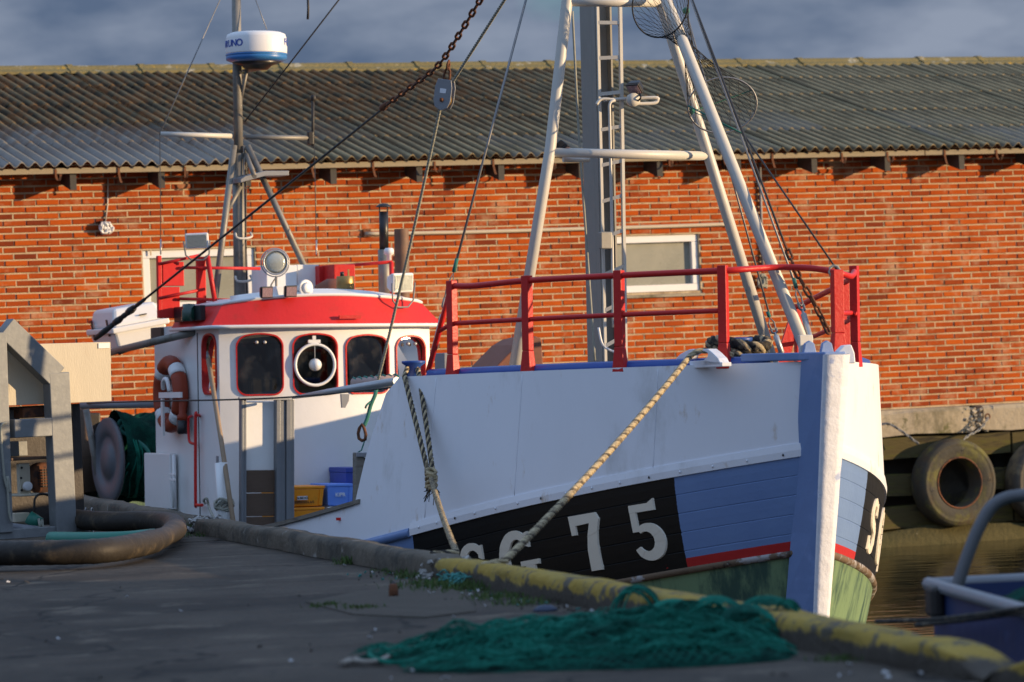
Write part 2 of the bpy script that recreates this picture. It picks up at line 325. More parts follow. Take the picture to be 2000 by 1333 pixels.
for f_, c_ in ((sp_.outputs[0], (.035, .034, .033)), (ck.outputs[0], (.02, .019, .018))):
    mxn = nd.new('ShaderNodeMix'); mxn.data_type = 'RGBA'; lk(f_, mxn.inputs[0]); lk(src, mxn.inputs[6]); mxn.inputs[7].default_value = (*c_, 1); src = mxn.outputs[2]
lk(src, b.inputs['Base Color'])
mqd = mat('quay_wall_concrete', (.12, .11, .09), .85, var=.3, vs=2, bump=.02, bs=9, c2=(.05, .055, .03), thr=(.4, .65), ps=2)
far_t, near_t = kt(38.0), kt(-26)
qb = MB(); zt = GZ - .012
poly = [K(near_t, -.02), K(far_t, -.02), K(far_t, -45), K(near_t, -45)]
qb.prism([p + V((0, 0, -3)) for p in poly], (0, 0, 3 + zt))
quay = obj('quay', qb, mqd, kind='structure')
tl = [kt(d) for d in (-26, -12, 0, 8, 12.1, 16.6, 20.9, 26.2, 32.0, 38.0)]
ol = [-.19, -3.6, -7.2, -12, -45]
rng = random.Random(3)
for i in range(len(tl) - 1):
    for j in range(len(ol) - 1):
        g = .004
        q = [K(tl[i] + g, ol[j] - g), K(tl[i + 1] - g, ol[j] - g), K(tl[i + 1] - g, ol[j + 1] + g), K(tl[i] + g, ol[j + 1] + g)]
        dz = rng.uniform(-.006, .003)
        obj('paving_slab', MB().prism([p + V((0, 0, zt + .002)) for p in q], (0, 0, GZ - zt - .002 + dz)), mq, quay, bevel=.004)
# rougher cast patch around the old iron stub
pc = [GP(x, y, GZ) for x, y in ((598, 1178), (700, 1158), (835, 1140), (905, 1160), (930, 1196), (830, 1208), (690, 1202))]
mpatch = mat('rough_cast_patch', (.10, .085, .07), .9, var=.3, vs=5, bump=.02, bs=22, c2=(.09, .08, .065), thr=(.4, .65), ps=3, spec=.08)
obj('concrete_patch', MB().prism([V((p.x, p.y, GZ - .004)) for p in pc], (0, 0, .012)), mpatch, quay, bevel=.005)

mk = mat('kerb_concrete', (.14, .118, .092), .85, var=.3, vs=4, bump=.022, bs=13, c2=(.075, .07, .06), thr=(.42, .66), ps=2.4, coord='Position', c3=(.30, .28, .25), thr3=(.60, .68), ps3=5, spec=.08)
mky = mat('yellow_kerb_paint', (.36, .245, .055), .8, var=.22, vs=5, bump=.018, bs=16, c2=(.34, .25, .07), thr=(.45, .65), ps=3, coord='Position', c3=(.12, .105, .08), thr3=(.52, .58), ps3=8, spec=.08)
t, nd, lk, b = nodes_of(mky)       # the paint stops along a ragged edge part-way down the face of the kerb
geo = nd.new('ShaderNodeNewGeometry'); sx = nd.new('ShaderNodeSeparateXYZ'); lk(geo.outputs['Position'], sx.inputs[0])
nz = nd.new('ShaderNodeTexNoise'); nz.inputs['Scale'].default_value = 6; nz.inputs['Detail'].default_value = 8; nz.inputs['Roughness'].default_value = .7; lk(geo.outputs['Position'], nz.inputs['Vector'])
mm = nd.new('ShaderNodeMath'); mm.operation = 'MULTIPLY_ADD'; mm.inputs[1].default_value = .14; lk(nz.outputs['Fac'], mm.inputs[0]); lk(sx.outputs['Z'], mm.inputs[2])
mr = nd.new('ShaderNodeMapRange'); mr.inputs[1].default_value = .208; mr.inputs[2].default_value = .222; lk(mm.outputs[0], mr.inputs[0])
mxn = nd.new('ShaderNodeMix'); mxn.data_type = 'RGBA'; src = b.inputs['Base Color'].links[0].from_socket
mxn.inputs[6].default_value = (.085, .072, .058, 1); lk(mr.outputs[0], mxn.inputs[0]); lk(src, mxn.inputs[7]); lk(mxn.outputs[2], b.inputs['Base Color'])
kerb = link('kerb', None, K(0, -.1, GZ), None); tag(kerb, kind='structure')
def kerb_stone(d0, d1, mt, seed, low0=0.0, low1=0.0, wob=.012):
    rr = random.Random(seed); t0, t1 = kt(d0), kt(d1); n = max(4, int(abs(t1 - t0) / .12)); rows = []
    prof = [(-.215, .0), (-.219, .085), (-.209, .112), (-.185, .126), (-.10, .121), (-.02, .108), (.0, .09), (.0, -.3)]
    ph = [rr.uniform(0, 6) for _ in range(8)]
    for i in range(n + 1):
        f = i / n; t = t0 + (t1 - t0) * f; row = []
        e = min(f, 1 - f) * abs(t1 - t0); rnd = max(0, 1 - e / .07)
        for k, (o, z) in enumerate(prof):
            wv = wob * (math.sin(t * 3.1 + ph[k]) * .6 + math.sin(t * 9.7 + ph[(k + 3) % 8]) * .4 + rr.uniform(-.35, .35))
            zz = z if z <= 0 else z * (1 - (low0 * max(0, 1 - f * 2.2) + low1 * max(0, f * 2.2 - 1.2))) - rnd * .02
            row.append(K(t, o + (wv if k < 7 else 0) + (rnd * .02 if o < -.1 else 0), GZ + zz + (wv * .5 if 0 < k < 7 else 0)))
        rows.append(row)
    mb = MB().sheet(rows, True)
    for r in (rows[0], rows[-1]): mb.add(r, [list(range(len(r)))])
    return obj('kerb_stone', mb, mt, kerb)
kerb_stone(38, 27.55, mk, 1, 0, .1)
kerb_stone(27.35, 20.75, mk, 2, .12, 0)
kerb_stone(20.65, 16.5, mky, 3, .05, 0)
kerb_stone(16.48, 14.15, mky, 4, 0, .12)
kerb_stone(14.14, 13.3, mky, 5, .10, .75, .022)
kerb_stone(13.28, 12.2, mky, 6, .75, .85, .02)
kerb_stone(12.18, 10.5, mky, 7, .8, .2, .02)
kerb_stone(10.4, 2.0, mky, 8)
kerb_stone(1.9, -26, mk, 9)
# broken joint between two kerb stones: pale rubble packed in the gap
mrub = mat('pale_rubble', (.42, .41, .39), .9, var=.4, vs=14, bump=.01, bs=40, c2=(.12, .11, .1), thr=(.45, .6), ps=18)
def rubble(d, n, seed, parent=None):
    rr = random.Random(seed); mb = MB()
    for _ in range(n):
        o = rr.uniform(-.26, 0); c = K(kt(d + rr.uniform(-.16, .16)), o, GZ + rr.uniform(0, .11) * (1 if o > -.21 else .35)); s = rr.uniform(.012, .034)
        ax = Matrix.Rotation(rr.uniform(0, 6), 3, V((rr.random(), rr.random(), rr.random())).normalized()); mb.box(c, s, s * .8, s * .6, (ax.col[0], ax.col[1], ax.col[2]))
    tag(obj('rubble', mb, mrub, parent), kind='stuff')
rubble(27.45, 150, 5, kerb); rubble(20.72, 60, 6, kerb)

# ------------------------------------------------------------------ far quay in front of the warehouse
mb1 = mat('far_quay_concrete', (.36, .31, .23), .88, var=.22, vs=2.2, bump=.012, bs=18, c2=(.17, .15, .10), thr=(.45, .62), ps=1.6, c3=(.12, .115, .06), thr3=(.58, .68), ps3=4, spec=.08)
mdark = mat('shaded_quay_wall', (.02, .017, .012), .8, var=.3, vs=3, bump=.01, bs=12)  # near-black colour stands for the shadowed gaps behind the timbers
mtim = mat('mossy_timber', (.085, .07, .032), .88, var=.3, vs=4, bump=.008, bs=24, stretch=(.35, .35, 2.5), c2=(.095, .10, .018), thr=(.45, .65), ps=3, c3=(.035, .03, .02), thr3=(.48, .62), ps3=4, spec=.08)
mfoot = mat('mossy_footing', (.085, .075, .035), .9, var=.3, vs=3, bump=.02, bs=14, c2=(.07, .065, .03), thr=(.45, .65), ps=2.5, c3=(.26, .23, .16), thr3=(.66, .70), ps3=12, spec=.08)
fq = MB(); fq.prism([W(-5.4, -3, .02), W(40, -3, .02), W(40, -3, -40), W(-5.4, -3, -40)], (0, 0, 3.42))
farq = obj('far_quay', fq, mdark, kind='structure')
for i, (a, c) in enumerate(((-5.3, .2), (.22, 5.42), (5.58, 10.4), (10.42, 40))):
    mb = MB(); n = 14; rows = []
    for k in range(n + 1):
        s = a + (c - a) * k / n; e = .012 * math.sin(k * 2.1 + i); ed = .03 if k in (0, n) else 0
        rows.append([W(s, .16 + e, .03), W(s, .16 + e, .27 - ed + e), W(s, .40 + e * .5, .28 - ed + e), W(s, .44, .25 - ed), W(s, .445, .0)])
    mb.sheet(rows, False); mb.add(rows[0], [range(5)]); mb.add(rows[-1], [range(5)])
    obj('concrete_beam', mb, mb1, farq)
rubb = MB(); rr = random.Random(2)
for _ in range(80):
    c = W(5.5 + rr.gauss(0, .12), rr.uniform(.17, .42), .2 + rr.uniform(0, .06)); s = rr.uniform(.015, .05)
    ax = Matrix.Rotation(rr.uniform(0, 6), 3, V((rr.random() + .01, rr.random(), rr.random())).normalized()); rubb.box(c, s, s * .8, s * .6, (ax.col[0], ax.col[1], ax.col[2]))
tag(obj('broken_concrete', rubb, mat('broken_concrete', (.42, .37, .28), .9, var=.4, vs=9, bump=.01, bs=30), farq), kind='stuff')
for z0, z1, of in ((-.10, .13, .27), (-.50, -.26, .25), (-.86, -.62, .26)):
    for a, c in ((-5.2, .9), (.93, 5.9), (5.93, 12), (12.03, 24)):
        mb = MB(); rows = []
        for k in range(13):
            s = a + (c - a) * k / 12; e = .01 * math.sin(k * 1.7 + z0 * 9)
            rows.append([W(s, z0 + e, .06), W(s, z0 + e, of), W(s, z1 + e, of), W(s, z1 + e, .06)])
        mb.sheet(rows, False); mb.add(rows[0], [range(4)]); mb.add(rows[-1], [range(4)])
        obj('timber_waling', mb, mtim, farq)
for s in (-4.6, -2.6, -.6, 1.4, 3.4, 5.05, 6.9, 8.6):
    obj('timber_pile', MB().box(W(s, -.75, .12), .24, .16, 1.75, (WU, WN, V((0, 0, 1)))), mtim, farq, bevel=.02)
mb = MB(); rows = []
for k in range(60):
    s = -5.2 + k * .5; e = .03 * math.sin(k * 1.3) + .02 * math.sin(k * 2.9)
    rows.append([W(s, -.86 + e * .4, .02), W(s, -.88 + e, .36), W(s, -1.02 + e * .5, .44 + e), W(s, -1.3, .5 + e)])
obj('quay_footing', mb.sheet(rows, True), mfoot, farq)

# ------------------------------------------------------------------ warehouse
wh = thing('warehouse', 'long red brick warehouse with corrugated roof standing behind the fishing boat', 'warehouse', W(0, .45, 0))
WZ0, WZ1 = .445, 3.42; SA, SB = -8.4, 10.0
wins = []
a0, zt_ = WP(278, 490); a1, _ = WP(497, 482); _, zb_ = WP(1368, 568); b1, _ = WP(1364, 457)
wins.append((a0, a1, zb_, zt_)); wins.append((b1 - 1.2, b1, zb_, zt_))
mmort = mat('lime_mortar', (.50, .40, .265), .92, var=.15, vs=6, bump=.006, bs=60, c2=(.25, .18, .115), thr=(.48, .72), ps=4, coord='Position', spec=.08)
wm = MB()
ss = sorted([SA, SB] + [v for w_ in wins for v in w_[:2]]); zz = sorted({WZ0, WZ1, zb_, zt_})
for i in range(len(ss) - 1):
    for j in range(3):
        if j == 1 and i in (1, 3): continue
        wm.add([W(ss[i], zz[j]), W(ss[i + 1], zz[j]), W(ss[i + 1], zz[j + 1]), W(ss[i], zz[j + 1])], [(0, 1, 2, 3)])
for s0, s1, z0, z1 in wins:       # reveals
    fr = [W(s0, z0), W(s1, z0), W(s1, z1), W(s0, z1)]; bk = [p - WN * .14 for p in fr]
    wm.add(fr + bk, [(k, (k + 1) % 4, 4 + (k + 1) % 4, 4 + k) for k in range(4)])
D = -9.6
wm.add([W(SA, WZ0), W(SA, WZ1), W(SA, WZ1, D), W(SA, WZ0, D), W(SB, WZ0), W(SB, WZ1), W(SB, WZ1, D), W(SB, WZ0, D), W(SA, 4.65, D / 2), W(SB, 4.65, D / 2)], [(0, 1, 8, 2, 3), (4, 5, 9, 6, 7), (3, 2, 6, 7)])
wall = obj('wall', wm, mmort, wh, fix=False)
mbr = bpy.data.materials.new('red_brick'); mbr.use_nodes = True; t, nd, lk, b = nodes_of(mbr)
at = nd.new('ShaderNodeAttribute'); at.attribute_name = 'tone'; rmp = nd.new('ShaderNodeValToRGB'); cr_ = rmp.color_ramp
for i, (p, c) in enumerate(((0, (.17, .032, .012)), (.25, (.27, .048, .011)), (.55, (.375, .068, .010)), (.85, (.46, .092, .011)), (1, (.50, .13, .018)))):
    e = cr_.elements[0] if i == 0 else (cr_.elements[1] if i == 1 else cr_.elements.new(p)); e.position = p; e.color = (*c, 1)
geo = nd.new('ShaderNodeNewGeometry'); nz = nd.new('ShaderNodeTexNoise'); nz.inputs['Scale'].default_value = 9; nz.inputs['Detail'].default_value = 7; lk(geo.outputs['Position'], nz.inputs['Vector'])
nz2 = nd.new('ShaderNodeTexNoise'); nz2.inputs['Scale'].default_value = .8; nz2.inputs['Detail'].default_value = 3; lk(geo.outputs['Position'], nz2.inputs['Vector'])
ad = nd.new('ShaderNodeMath'); ad.operation = 'MULTIPLY_ADD'; ad.inputs[1].default_value = 1.0; lk(nz2.outputs['Fac'], ad.inputs[0]); lk(at.outputs['Fac'], ad.inputs[2])
ad2 = nd.new('ShaderNodeMath'); ad2.operation = 'MULTIPLY_ADD'; ad2.inputs[1].default_value = .3; lk(nz.outputs['Fac'], ad2.inputs[0]); lk(ad.outputs[0], ad2.inputs[2])
sb = nd.new('ShaderNodeMath'); sb.operation = 'SUBTRACT'; sb.inputs[1].default_value = .65; lk(ad2.outputs[0], sb.inputs[0]); lk(sb.outputs[0], rmp.inputs['Fac'])
nz3 = nd.new('ShaderNodeTexNoise'); nz3.inputs['Scale'].default_value = 3.4; nz3.inputs['Detail'].default_value = 9; nz3.inputs['Roughness'].default_value = .72; lk(geo.outputs['Position'], nz3.inputs['Vector'])
mr = nd.new('ShaderNodeMapRange'); mr.inputs[1].default_value = .53; mr.inputs[2].default_value = .74; mr.inputs[4].default_value = .8; lk(nz3.outputs['Fac'], mr.inputs[0])
mxn = nd.new('ShaderNodeMix'); mxn.data_type = 'RGBA'; mxn.inputs[7].default_value = (.48, .32, .20, 1); lk(mr.outputs[0], mxn.inputs[0]); lk(rmp.outputs[0], mxn.inputs[6]); lk(mxn.outputs[2], b.inputs['Base Color'])
b.inputs['Roughness'].default_value = .88; b.inputs['Specular IOR Level'].default_value = .1; bp = nd.new('ShaderNodeBump'); bp.inputs['Distance'].default_value = .004; nb = nd.new('ShaderNodeTexNoise'); nb.inputs['Scale'].default_value = 45; nb.inputs['Detail'].default_value = 5
lk(geo.outputs['Position'], nb.inputs['Vector']); lk(nb.outputs['Fac'], bp.inputs['Height']); lk(bp.outputs[0], b.inputs['Normal'])
def brick_geo(L, H, pr, rr):
    c = .004; x, z = L / 2, H / 2; vs = []
    for q, y in ((0, 0), (0, pr - c), (c, pr)):
        vs += [(-x + q + rr.uniform(-.0015, .0015), y, -z + q), (x - q, y, -z + q), (x - q, y, z - q), (-x + q, y, z - q + rr.uniform(-.0015, .0015))]
    fs = [(8, 9, 10, 11)] + [(i + k, i + (k + 1) % 4, i + 4 + (k + 1) % 4, i + 4 + k) for i in (0, 4) for k in range(4)]
    return vs, fs
def tone_attr(me, vals):
    a = me.attributes.new('tone', 'FLOAT', 'POINT'); a.data.foreach_set('value', vals)
rr = random.Random(11); CO = .0667; items = []; plugs = MB()
nrow = int((WZ1 - WZ0) / CO)
for r in range(nrow):
    z = WZ0 + .012 + CO * (r + .5); off = (.12 if r % 2 else 0) + rr.uniform(-.012, .012)
    s = SA + off
    while s < SB:
        s0, s1 = s + .006, s + .234; s += .24
        for (w0, w1, wz0, wz1) in wins:
            if wz0 - .07 < z < wz1 + .015 and s1 > w0 - .01 and s0 < w1 + .01:
                if s0 < w0 - .04: s1 = w0 - .012
                elif s1 > w1 + .04: s0 = w1 + .012
                else: s0 = s1 + 1
        if s1 - s0 < .03: continue
        tn = min(1, max(0, rr.gauss(.5, .14))); tn = tn - .25 if rr.random() < .03 else tn
        items.append(((s0 + s1) / 2, z + rr.uniform(-.0022, .0022), s1 - s0 + rr.uniform(-.004, .002), .0505 + rr.uniform(-.002, .0015), .011 + rr.uniform(-.005, .006), max(0, tn), rr.uniform(-.006, .006)))
        pp = .30 + (.34 if s > 0 and z < 1.9 else 0)
        if rr.random() < pp: plugs.box(W(s - .0, z, .004), .0135, .0075, .056, (WU, WN, V((0, 0, 1))))
def showing(it):
    p = W(it[0], it[1]); u = p.x / p.y * FOC; v = -(p.z - EYE) / p.y * FOC + VH; x = 1000 + u * cr + v * sr; y = 666.5 - u * sr + v * cr
    if not (-10 < x < 2010) or (x > 150 and x < 330 and y > 560) or (270 < x < 500 and y > 480): return None
    return (x, y) if (y < 600 and x < 520) or (y < 500 and x < 1000) else None
cand = [i for i, it in enumerate(items) if showing(it)]
cand.sort(key=lambda i: items[i][0]); pick = set(cand[:300])
vars_ = []
for k in range(24):
    it = (0, 0, .2275 + rr.uniform(-.004, .002), .0505 + rr.uniform(-.002, .0015), .011 + rr.uniform(-.005, .006)); vs_, fs_ = brick_geo(it[2], it[3], it[4], rr)
    me = bpy.data.meshes.new('brick'); me.from_pydata(vs_, [], fs_); me.materials.append(mbr); tn = min(1, max(0, rr.gauss(.5, .14))) - (.25 if k == 3 else 0); tone_attr(me, [max(0, tn)] * len(vs_)); vars_.append(me)
BROT = Matrix((-WU, WN, V((0, 0, 1)))).transposed()
rest = MB(); tones = []
wloc = wl(wall)
for i, it in enumerate(items):
    c = W(it[0], it[1])
    if i in pick and abs(it[2] - .228) < .01:
        o = bpy.data.objects.new('brick', vars_[rr.randrange(24)]); col.objects.link(o); o.parent = wall; o.location = c - wloc
        o.rotation_euler = (BROT @ Matrix.Rotation(it[6], 3, 'Y')).to_euler()
    else:
        vs_, fs_ = brick_geo(it[2], it[3], it[4], rr); ca, sa = math.cos(it[6]), math.sin(it[6])
        rest.add([c + WU * (x * ca - z * sa) + WN * y + V((0, 0, x * sa + z * ca)) for x, y, z in vs_], fs_); tones += [it[5]] * len(vs_)
o = obj('brickwork', rest, mbr, wall, kind='stuff', fix=False); tone_attr(o.data, tones)
obj('joint_filling', plugs, mmort, wall, kind='stuff')
# windows
for i, (s0, s1, z0, z1) in enumerate(wins):
    wp = part('window', wh, W(s0, z0, 0)); fw = .075; AX = (WU, WN, V((0, 0, 1)))
    ofs = -.055; mf = M['plasticwhite']
    obj('frame_top', MB().box(W((s0 + s1) / 2, z1 - fw / 2 - .004, ofs), s1 - s0 - .008, .07, fw, AX), mf, wp, bevel=.005)
    obj('frame_bottom', MB().box(W((s0 + s1) / 2, z0 + fw / 2 + .004, ofs), s1 - s0 - .008, .07, fw, AX), mf, wp, bevel=.005)
    for sgn, sx_ in ((1, s0 + fw / 2 + .004), (-1, s1 - fw / 2 - .004)):
        obj('frame_side', MB().box(W(sx_, (z0 + z1) / 2, ofs - .002), fw, .07, z1 - z0 - 2 * fw - .01, AX), mf, wp, bevel=.005)
    obj('pane', MB().box(W((s0 + s1) / 2, (z0 + z1) / 2, ofs - .02), s1 - s0 - fw * 1.6, .006, z1 - z0 - fw * 1.6, AX), M['glassdusty'], wp)
    obj('sill', MB().prism([W(s0 - .03, z0 - .055, -.1), W(s0 - .03, z0 - .055, .045), W(s0 - .03, z0 - .03, .045), W(s0 - .03, z0 - .006, -.1)], WU * (s1 - s0 + .06)), mb1, wp)
# roof: corrugated sheets, each its own piece
TH = rad(15.0); EOFF = .45; EZ = 3.30; DEP = 4.95
up = (-WN * math.cos(TH) + V((0, 0, math.sin(TH)))); nor = (WN * math.sin(TH) + V((0, 0, math.cos(TH))))
mrf = bpy.data.materials.new('fibre_cement_sheet'); mrf.use_nodes = True; t, nd, lk, b = nodes_of(mrf); b.inputs['Roughness'].default_value = .88
tco = nd.new('ShaderNodeTexCoord'); geo = nd.new('ShaderNodeNewGeometry'); oi = nd.new('ShaderNodeObjectInfo')
def nz_(s, d=6, r=.6, src=geo.outputs['Position']):
    n = nd.new('ShaderNodeTexNoise'); n.inputs['Scale'].default_value = s; n.inputs['Detail'].default_value = d; n.inputs['Roughness'].default_value = r; lk(src, n.inputs['Vector']); return n.outputs['Fac']
def rng_(f, lo, hi, o0=0., o1=1.):
    r = nd.new('ShaderNodeMapRange'); r.inputs[1].default_value = lo; r.inputs[2].default_value = hi; r.inputs[3].default_value = o0; r.inputs[4].default_value = o1; lk(f, r.inputs[0]); return r.outputs[0]
def mix_(f, a, c):
    x = nd.new('ShaderNodeMix'); x.data_type = 'RGBA'
    for k, v in ((0, f), (6, a), (7, c)):
        if isinstance(v, tuple): x.inputs[k].default_value = (*v, 1)
        elif isinstance(v, float): x.inputs[k].default_value = v
        else: lk(v, x.inputs[k])
    return x.outputs[2]
def mul_(a, c, op='MULTIPLY'):
    x = nd.new('ShaderNodeMath'); x.operation = op; x.use_clamp = True
    for k, v in ((0, a), (1, c)):
        if isinstance(v, float): x.inputs[k].default_value = v
        else: lk(v, x.inputs[k])
    return x.outputs[0]
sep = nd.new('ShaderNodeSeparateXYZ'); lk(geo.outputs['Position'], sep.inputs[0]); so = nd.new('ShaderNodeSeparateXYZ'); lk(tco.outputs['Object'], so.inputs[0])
height = rng_(sep.outputs['Z'], 3.35, 4.0); left = rng_(sep.outputs['X'], -1.0, 3.2, 1., 0.)
crest = rng_(so.outputs['Z'], .004, .026)
basec = mix_(nz_(2.2), (.072, .058, .036), (.135, .110, .070))
bare = mul_(rng_(oi.outputs['Random'], .35, .75), rng_(nz_(.9), .35, .6)); bare = mul_(bare, rng_(sep.outputs['Z'], 3.95, 3.55)); bl = mul_(rng_(sep.outputs['X'], -3.0, -1.9, 1., 0.), rng_(sep.outputs['Z'], 3.88, 3.74)); bare = mul_(bare, .7); bare = mul_(bare, bl, 'MAXIMUM')
basec = mix_(rng_(oi.outputs['Random'], 0., 1., 0., .55), basec, (.105, .086, .055)); cur = mix_(bare, basec, (.26, .25, .235))
algae = mul_(mul_(height, left), rng_(nz_(1.7), .25, .5)); cur = mix_(mul_(algae, .85), cur, (.024, .019, .014))
moss = mul_(mul_(height, left), rng_(nz_(3.6, 6, .65), .44, .55)); cur = mix_(mul_(moss, .9), cur, (.14, .060, .022))
mpl_ = nd.new('ShaderNodeMapping'); mpl_.inputs['Scale'].default_value = (9, 1.6, 9); lk(tco.outputs['Object'], mpl_.inputs[0]); vad = nd.new('ShaderNodeVectorMath'); vad.operation = 'ADD'; lk(mpl_.outputs[0], vad.inputs[0]); lk(oi.outputs['Location'], vad.inputs[1])
lich_lit = mul_(mul_(crest, rng_(nz_(1.0, 5, .6, vad.outputs[0]), .22, .55)), mul_(bare, -1.0, 'MULTIPLY_ADD') if False else rng_(bare, 0., 1., .8, .25)); lich_lit = mul_(lich_lit, rng_(mul_(height, left), 0., 1., 1., .45)); cur = mix_(lich_lit, cur, (.42, .335, .19)); valley = rng_(so.outputs['Z'], .0, -.022); cur = mix_(mul_(valley, .55), cur, (.03, .026, .018))  # crest lichen, with the ridges' sunlit highlights put into its pale colour
yel = mul_(crest, rng_(nz_(9.0, 6, .7), .70, .76)); cur = mix_(mul_(yel, .6), cur, (.30, .19, .03))
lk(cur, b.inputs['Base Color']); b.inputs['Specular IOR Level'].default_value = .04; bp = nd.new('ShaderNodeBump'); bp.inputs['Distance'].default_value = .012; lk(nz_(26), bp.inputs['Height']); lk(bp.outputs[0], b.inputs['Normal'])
PIT = .135; NW = 8; SW = PIT * NW; NR = 5; SL = DEP / math.cos(TH) / NR
RROT = Matrix((WU, up, nor)).transposed()
def sheet_mesh(rr):
    mb = MB(); npt = NW * 8 + 5; top, bot = [], []; lap = .16
    xs = [(k / 8) * PIT for k in range(npt)]
    def h(x): return .026 * math.cos(2 * math.pi * x / PIT)
    rows = [[V((x, y, h(x) + (.009 * (1 - y / SL)))) for x in xs] for y in (0, SL + lap)]
    mb.sheet(rows, True); low = [V((x, 0, h(x) - .002)) for x in xs]
    mb.add(low + rows[0], [(k, k + 1, npt + k + 1, npt + k) for k in range(npt - 1)])
    return mb.mesh('roof_sheet', [mrf], (0, 0, 0))
sm_ = sheet_mesh(rr)
roof = part('roof', wh, W(0, EZ, EOFF))
rl = wl(roof)
ncol = int((SB - SA + .8) / SW) + 1
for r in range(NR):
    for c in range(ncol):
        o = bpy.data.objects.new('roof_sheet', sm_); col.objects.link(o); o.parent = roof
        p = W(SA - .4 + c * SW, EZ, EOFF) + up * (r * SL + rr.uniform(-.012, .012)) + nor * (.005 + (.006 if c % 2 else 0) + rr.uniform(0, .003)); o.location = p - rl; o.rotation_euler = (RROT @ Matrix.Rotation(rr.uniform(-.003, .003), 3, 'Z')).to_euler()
# far slope of the roof, closing the building
rd = W(0, EZ + DEP * math.tan(TH), EOFF - DEP)
obj('rear_slope', MB().add([W(SA - .4, rd.z, EOFF - DEP), W(SB + .4, rd.z, EOFF - DEP), W(SB + .4, EZ, EOFF - 2 * DEP), W(SA - .4, EZ, EOFF - 2 * DEP)], [(0, 1, 2, 3)]), mrf, roof)
mrc = mat('lichened_ridge_cap', (.20, .165, .075), .9, var=.25, vs=4, bump=.012, bs=24, c2=(.42, .27, .04), thr=(.60, .68), ps=6, coord='Position', c3=(.36, .34, .26), thr3=(.58, .68), ps3=5, spec=.08)
n = int((SB - SA) / .85)
for k in range(n):
    s = SA + k * .85; mb = MB(); pr = [(.20, -.055), (.19, -.025), (.10, .010), (.075, .036), (.03, .058), (-.04, .058), (-.2, -.04)]; e = (.0, .006)[k % 2]
    mb.sheet([[W(q, rd.z + .012 + z + e, EOFF - DEP + o) for o, z in pr] for q in (s, s + .85)], False)
    mb.add([W(s + .80, rd.z + .012 + z * 1.06 + .012, EOFF - DEP + o * 1.04) for o, z in pr] + [W(s + .87, rd.z + .012 + z * 1.06 + .012, EOFF - DEP + o * 1.04) for o, z in pr], [(i, i + 1, 8 + i, 7 + i) for i in range(6)])
    obj('ridge_cap', mb, mrc, roof)
mfas = mat('weathered_fascia', (.32, .27, .19), .85, var=.25, vs=4, bump=.004, bs=40, stretch=(.5, .5, 3), c2=(.22, .19, .14), thr=(.45, .65), ps=4)
for a, c in ((SA - .3, -3.1), (-3.09, .8), (.81, 4.9), (4.91, SB + .3)):
    obj('fascia_board', MB().box(W((a + c) / 2, 3.253, .36), c - a, .028, .056, (WU, WN, V((0, 0, 1)))), mfas, roof, bevel=.004)
mraf = mat('tarred_rafter', (.055, .05, .045), .8, var=.3, vs=6, bump=.003, bs=40)
rs = [WP(x, 360, .33)[0] for x in (143, 316, 484, 652, 820, 980, 1137, 1290, 1443, 1592, 1735, 1880)]
stp = (rs[-1] - rs[0]) / 11; rs = [rs[0] - stp * 2, rs[0] - stp] + rs + [rs[-1] + stp, rs[-1] + stp * 2]
for s in rs:
    z0 = WP(143, 372, .33)[1]
    pr = [W(s - .033, z0, .335), W(s - .033, 3.225, .335), W(s - .033, 3.44, -.25), W(s - .033, z0 + .585 * math.tan(TH), -.25)]
    obj('rafter', MB().prism(pr, WU * .066), mraf, roof)
for x in (110, 233, 362, 488, 611, 729, 850, 963, 1080, 1195, 1310, 1415, 1510, 1645, 1734, 1846, 1948):
    s = WP(x, 345, .38)[0] + rr.uniform(-.01, .01); k = rr.random(); mb = MB(); R_ = .048
    if k < .7: pts = [W(s, 3.27, .378)] + [W(s + .02 * (i / 6 if k < .35 else -i / 9), 3.20 - math.sin(math.pi * i / 6) * R_ + (.0 if i < 5 else .015), .385 + R_ - math.cos(math.pi * i / 6) * R_) for i in range(7)]
    else: pts = [W(s, 3.28, .38), W(s, 3.20, .385), W(s + .012, 3.14, .39), W(s + .016, 3.12, .40)]
    for i in range(len(pts) - 1): mb.bar(pts[i], pts[i + 1], .022, .006, WU.cross(pts[i + 1] - pts[i]))
    obj('gutter_bracket', mb, M['rust'], roof)
# pipes and cables on the wall
pb = part('conduit', wh, W(*WP(710, 457), .03))
pts = [W(*WP(x, y, .035), .035) for x, y in ((712, 457), (900, 454), (1080, 449), (1250, 444), (1428, 438))]
obj('pipe', MB().tube(smooth_path(pts), .021, 8), mat('cream_conduit', (.50, .44, .34), .6, var=.15, vs=5, c2=(.3, .2, .12), thr=(.62, .75), ps=3), pb)
for x, y in ((716, 456), (1424, 437)):
    s, z = WP(x, y, .02); obj('bracket', MB().box(W(s, z, .02), .09, .035, .08, (WU, WN, V((0, 0, 1)))), M['rust'], pb, bevel=.006)
c2 = part('cable', wh, W(*WP(1487, 540), .02))
obj('pipe', MB().tube([W(*WP(x, y, .03), .03) for x, y in ((1484, 318), (1486, 400), (1490, 530))], .016, 7), M['steelgrey'], c2)
def coil(name, x, y, w_, h_, seed, mt, parent, loops=7):
    r_ = random.Random(seed); mb = MB(); s, z = WP(x, y, .05)
    for q in range(loops):
        ph = r_.uniform(-.3, .3); ww = w_ * r_.uniform(.5, 1.1); hh = h_ * r_.uniform(.7, 1.1); dx = r_.uniform(-.03, .03)
        pts = [W(s + dx + math.cos(a) * ww + math.sin(a) * ph * .05, z + math.sin(a) * hh - .02, .05 + r_.uniform(0, .05)) for a in [2 * math.pi * k / 12 for k in range(12)]]
        mb.tube(pts, .012, 5, closed=True)
    return obj(name, mb, mt, parent)
coil('coil', 1488, 546, .045, .07, 4, M['ropegrey'], c2)
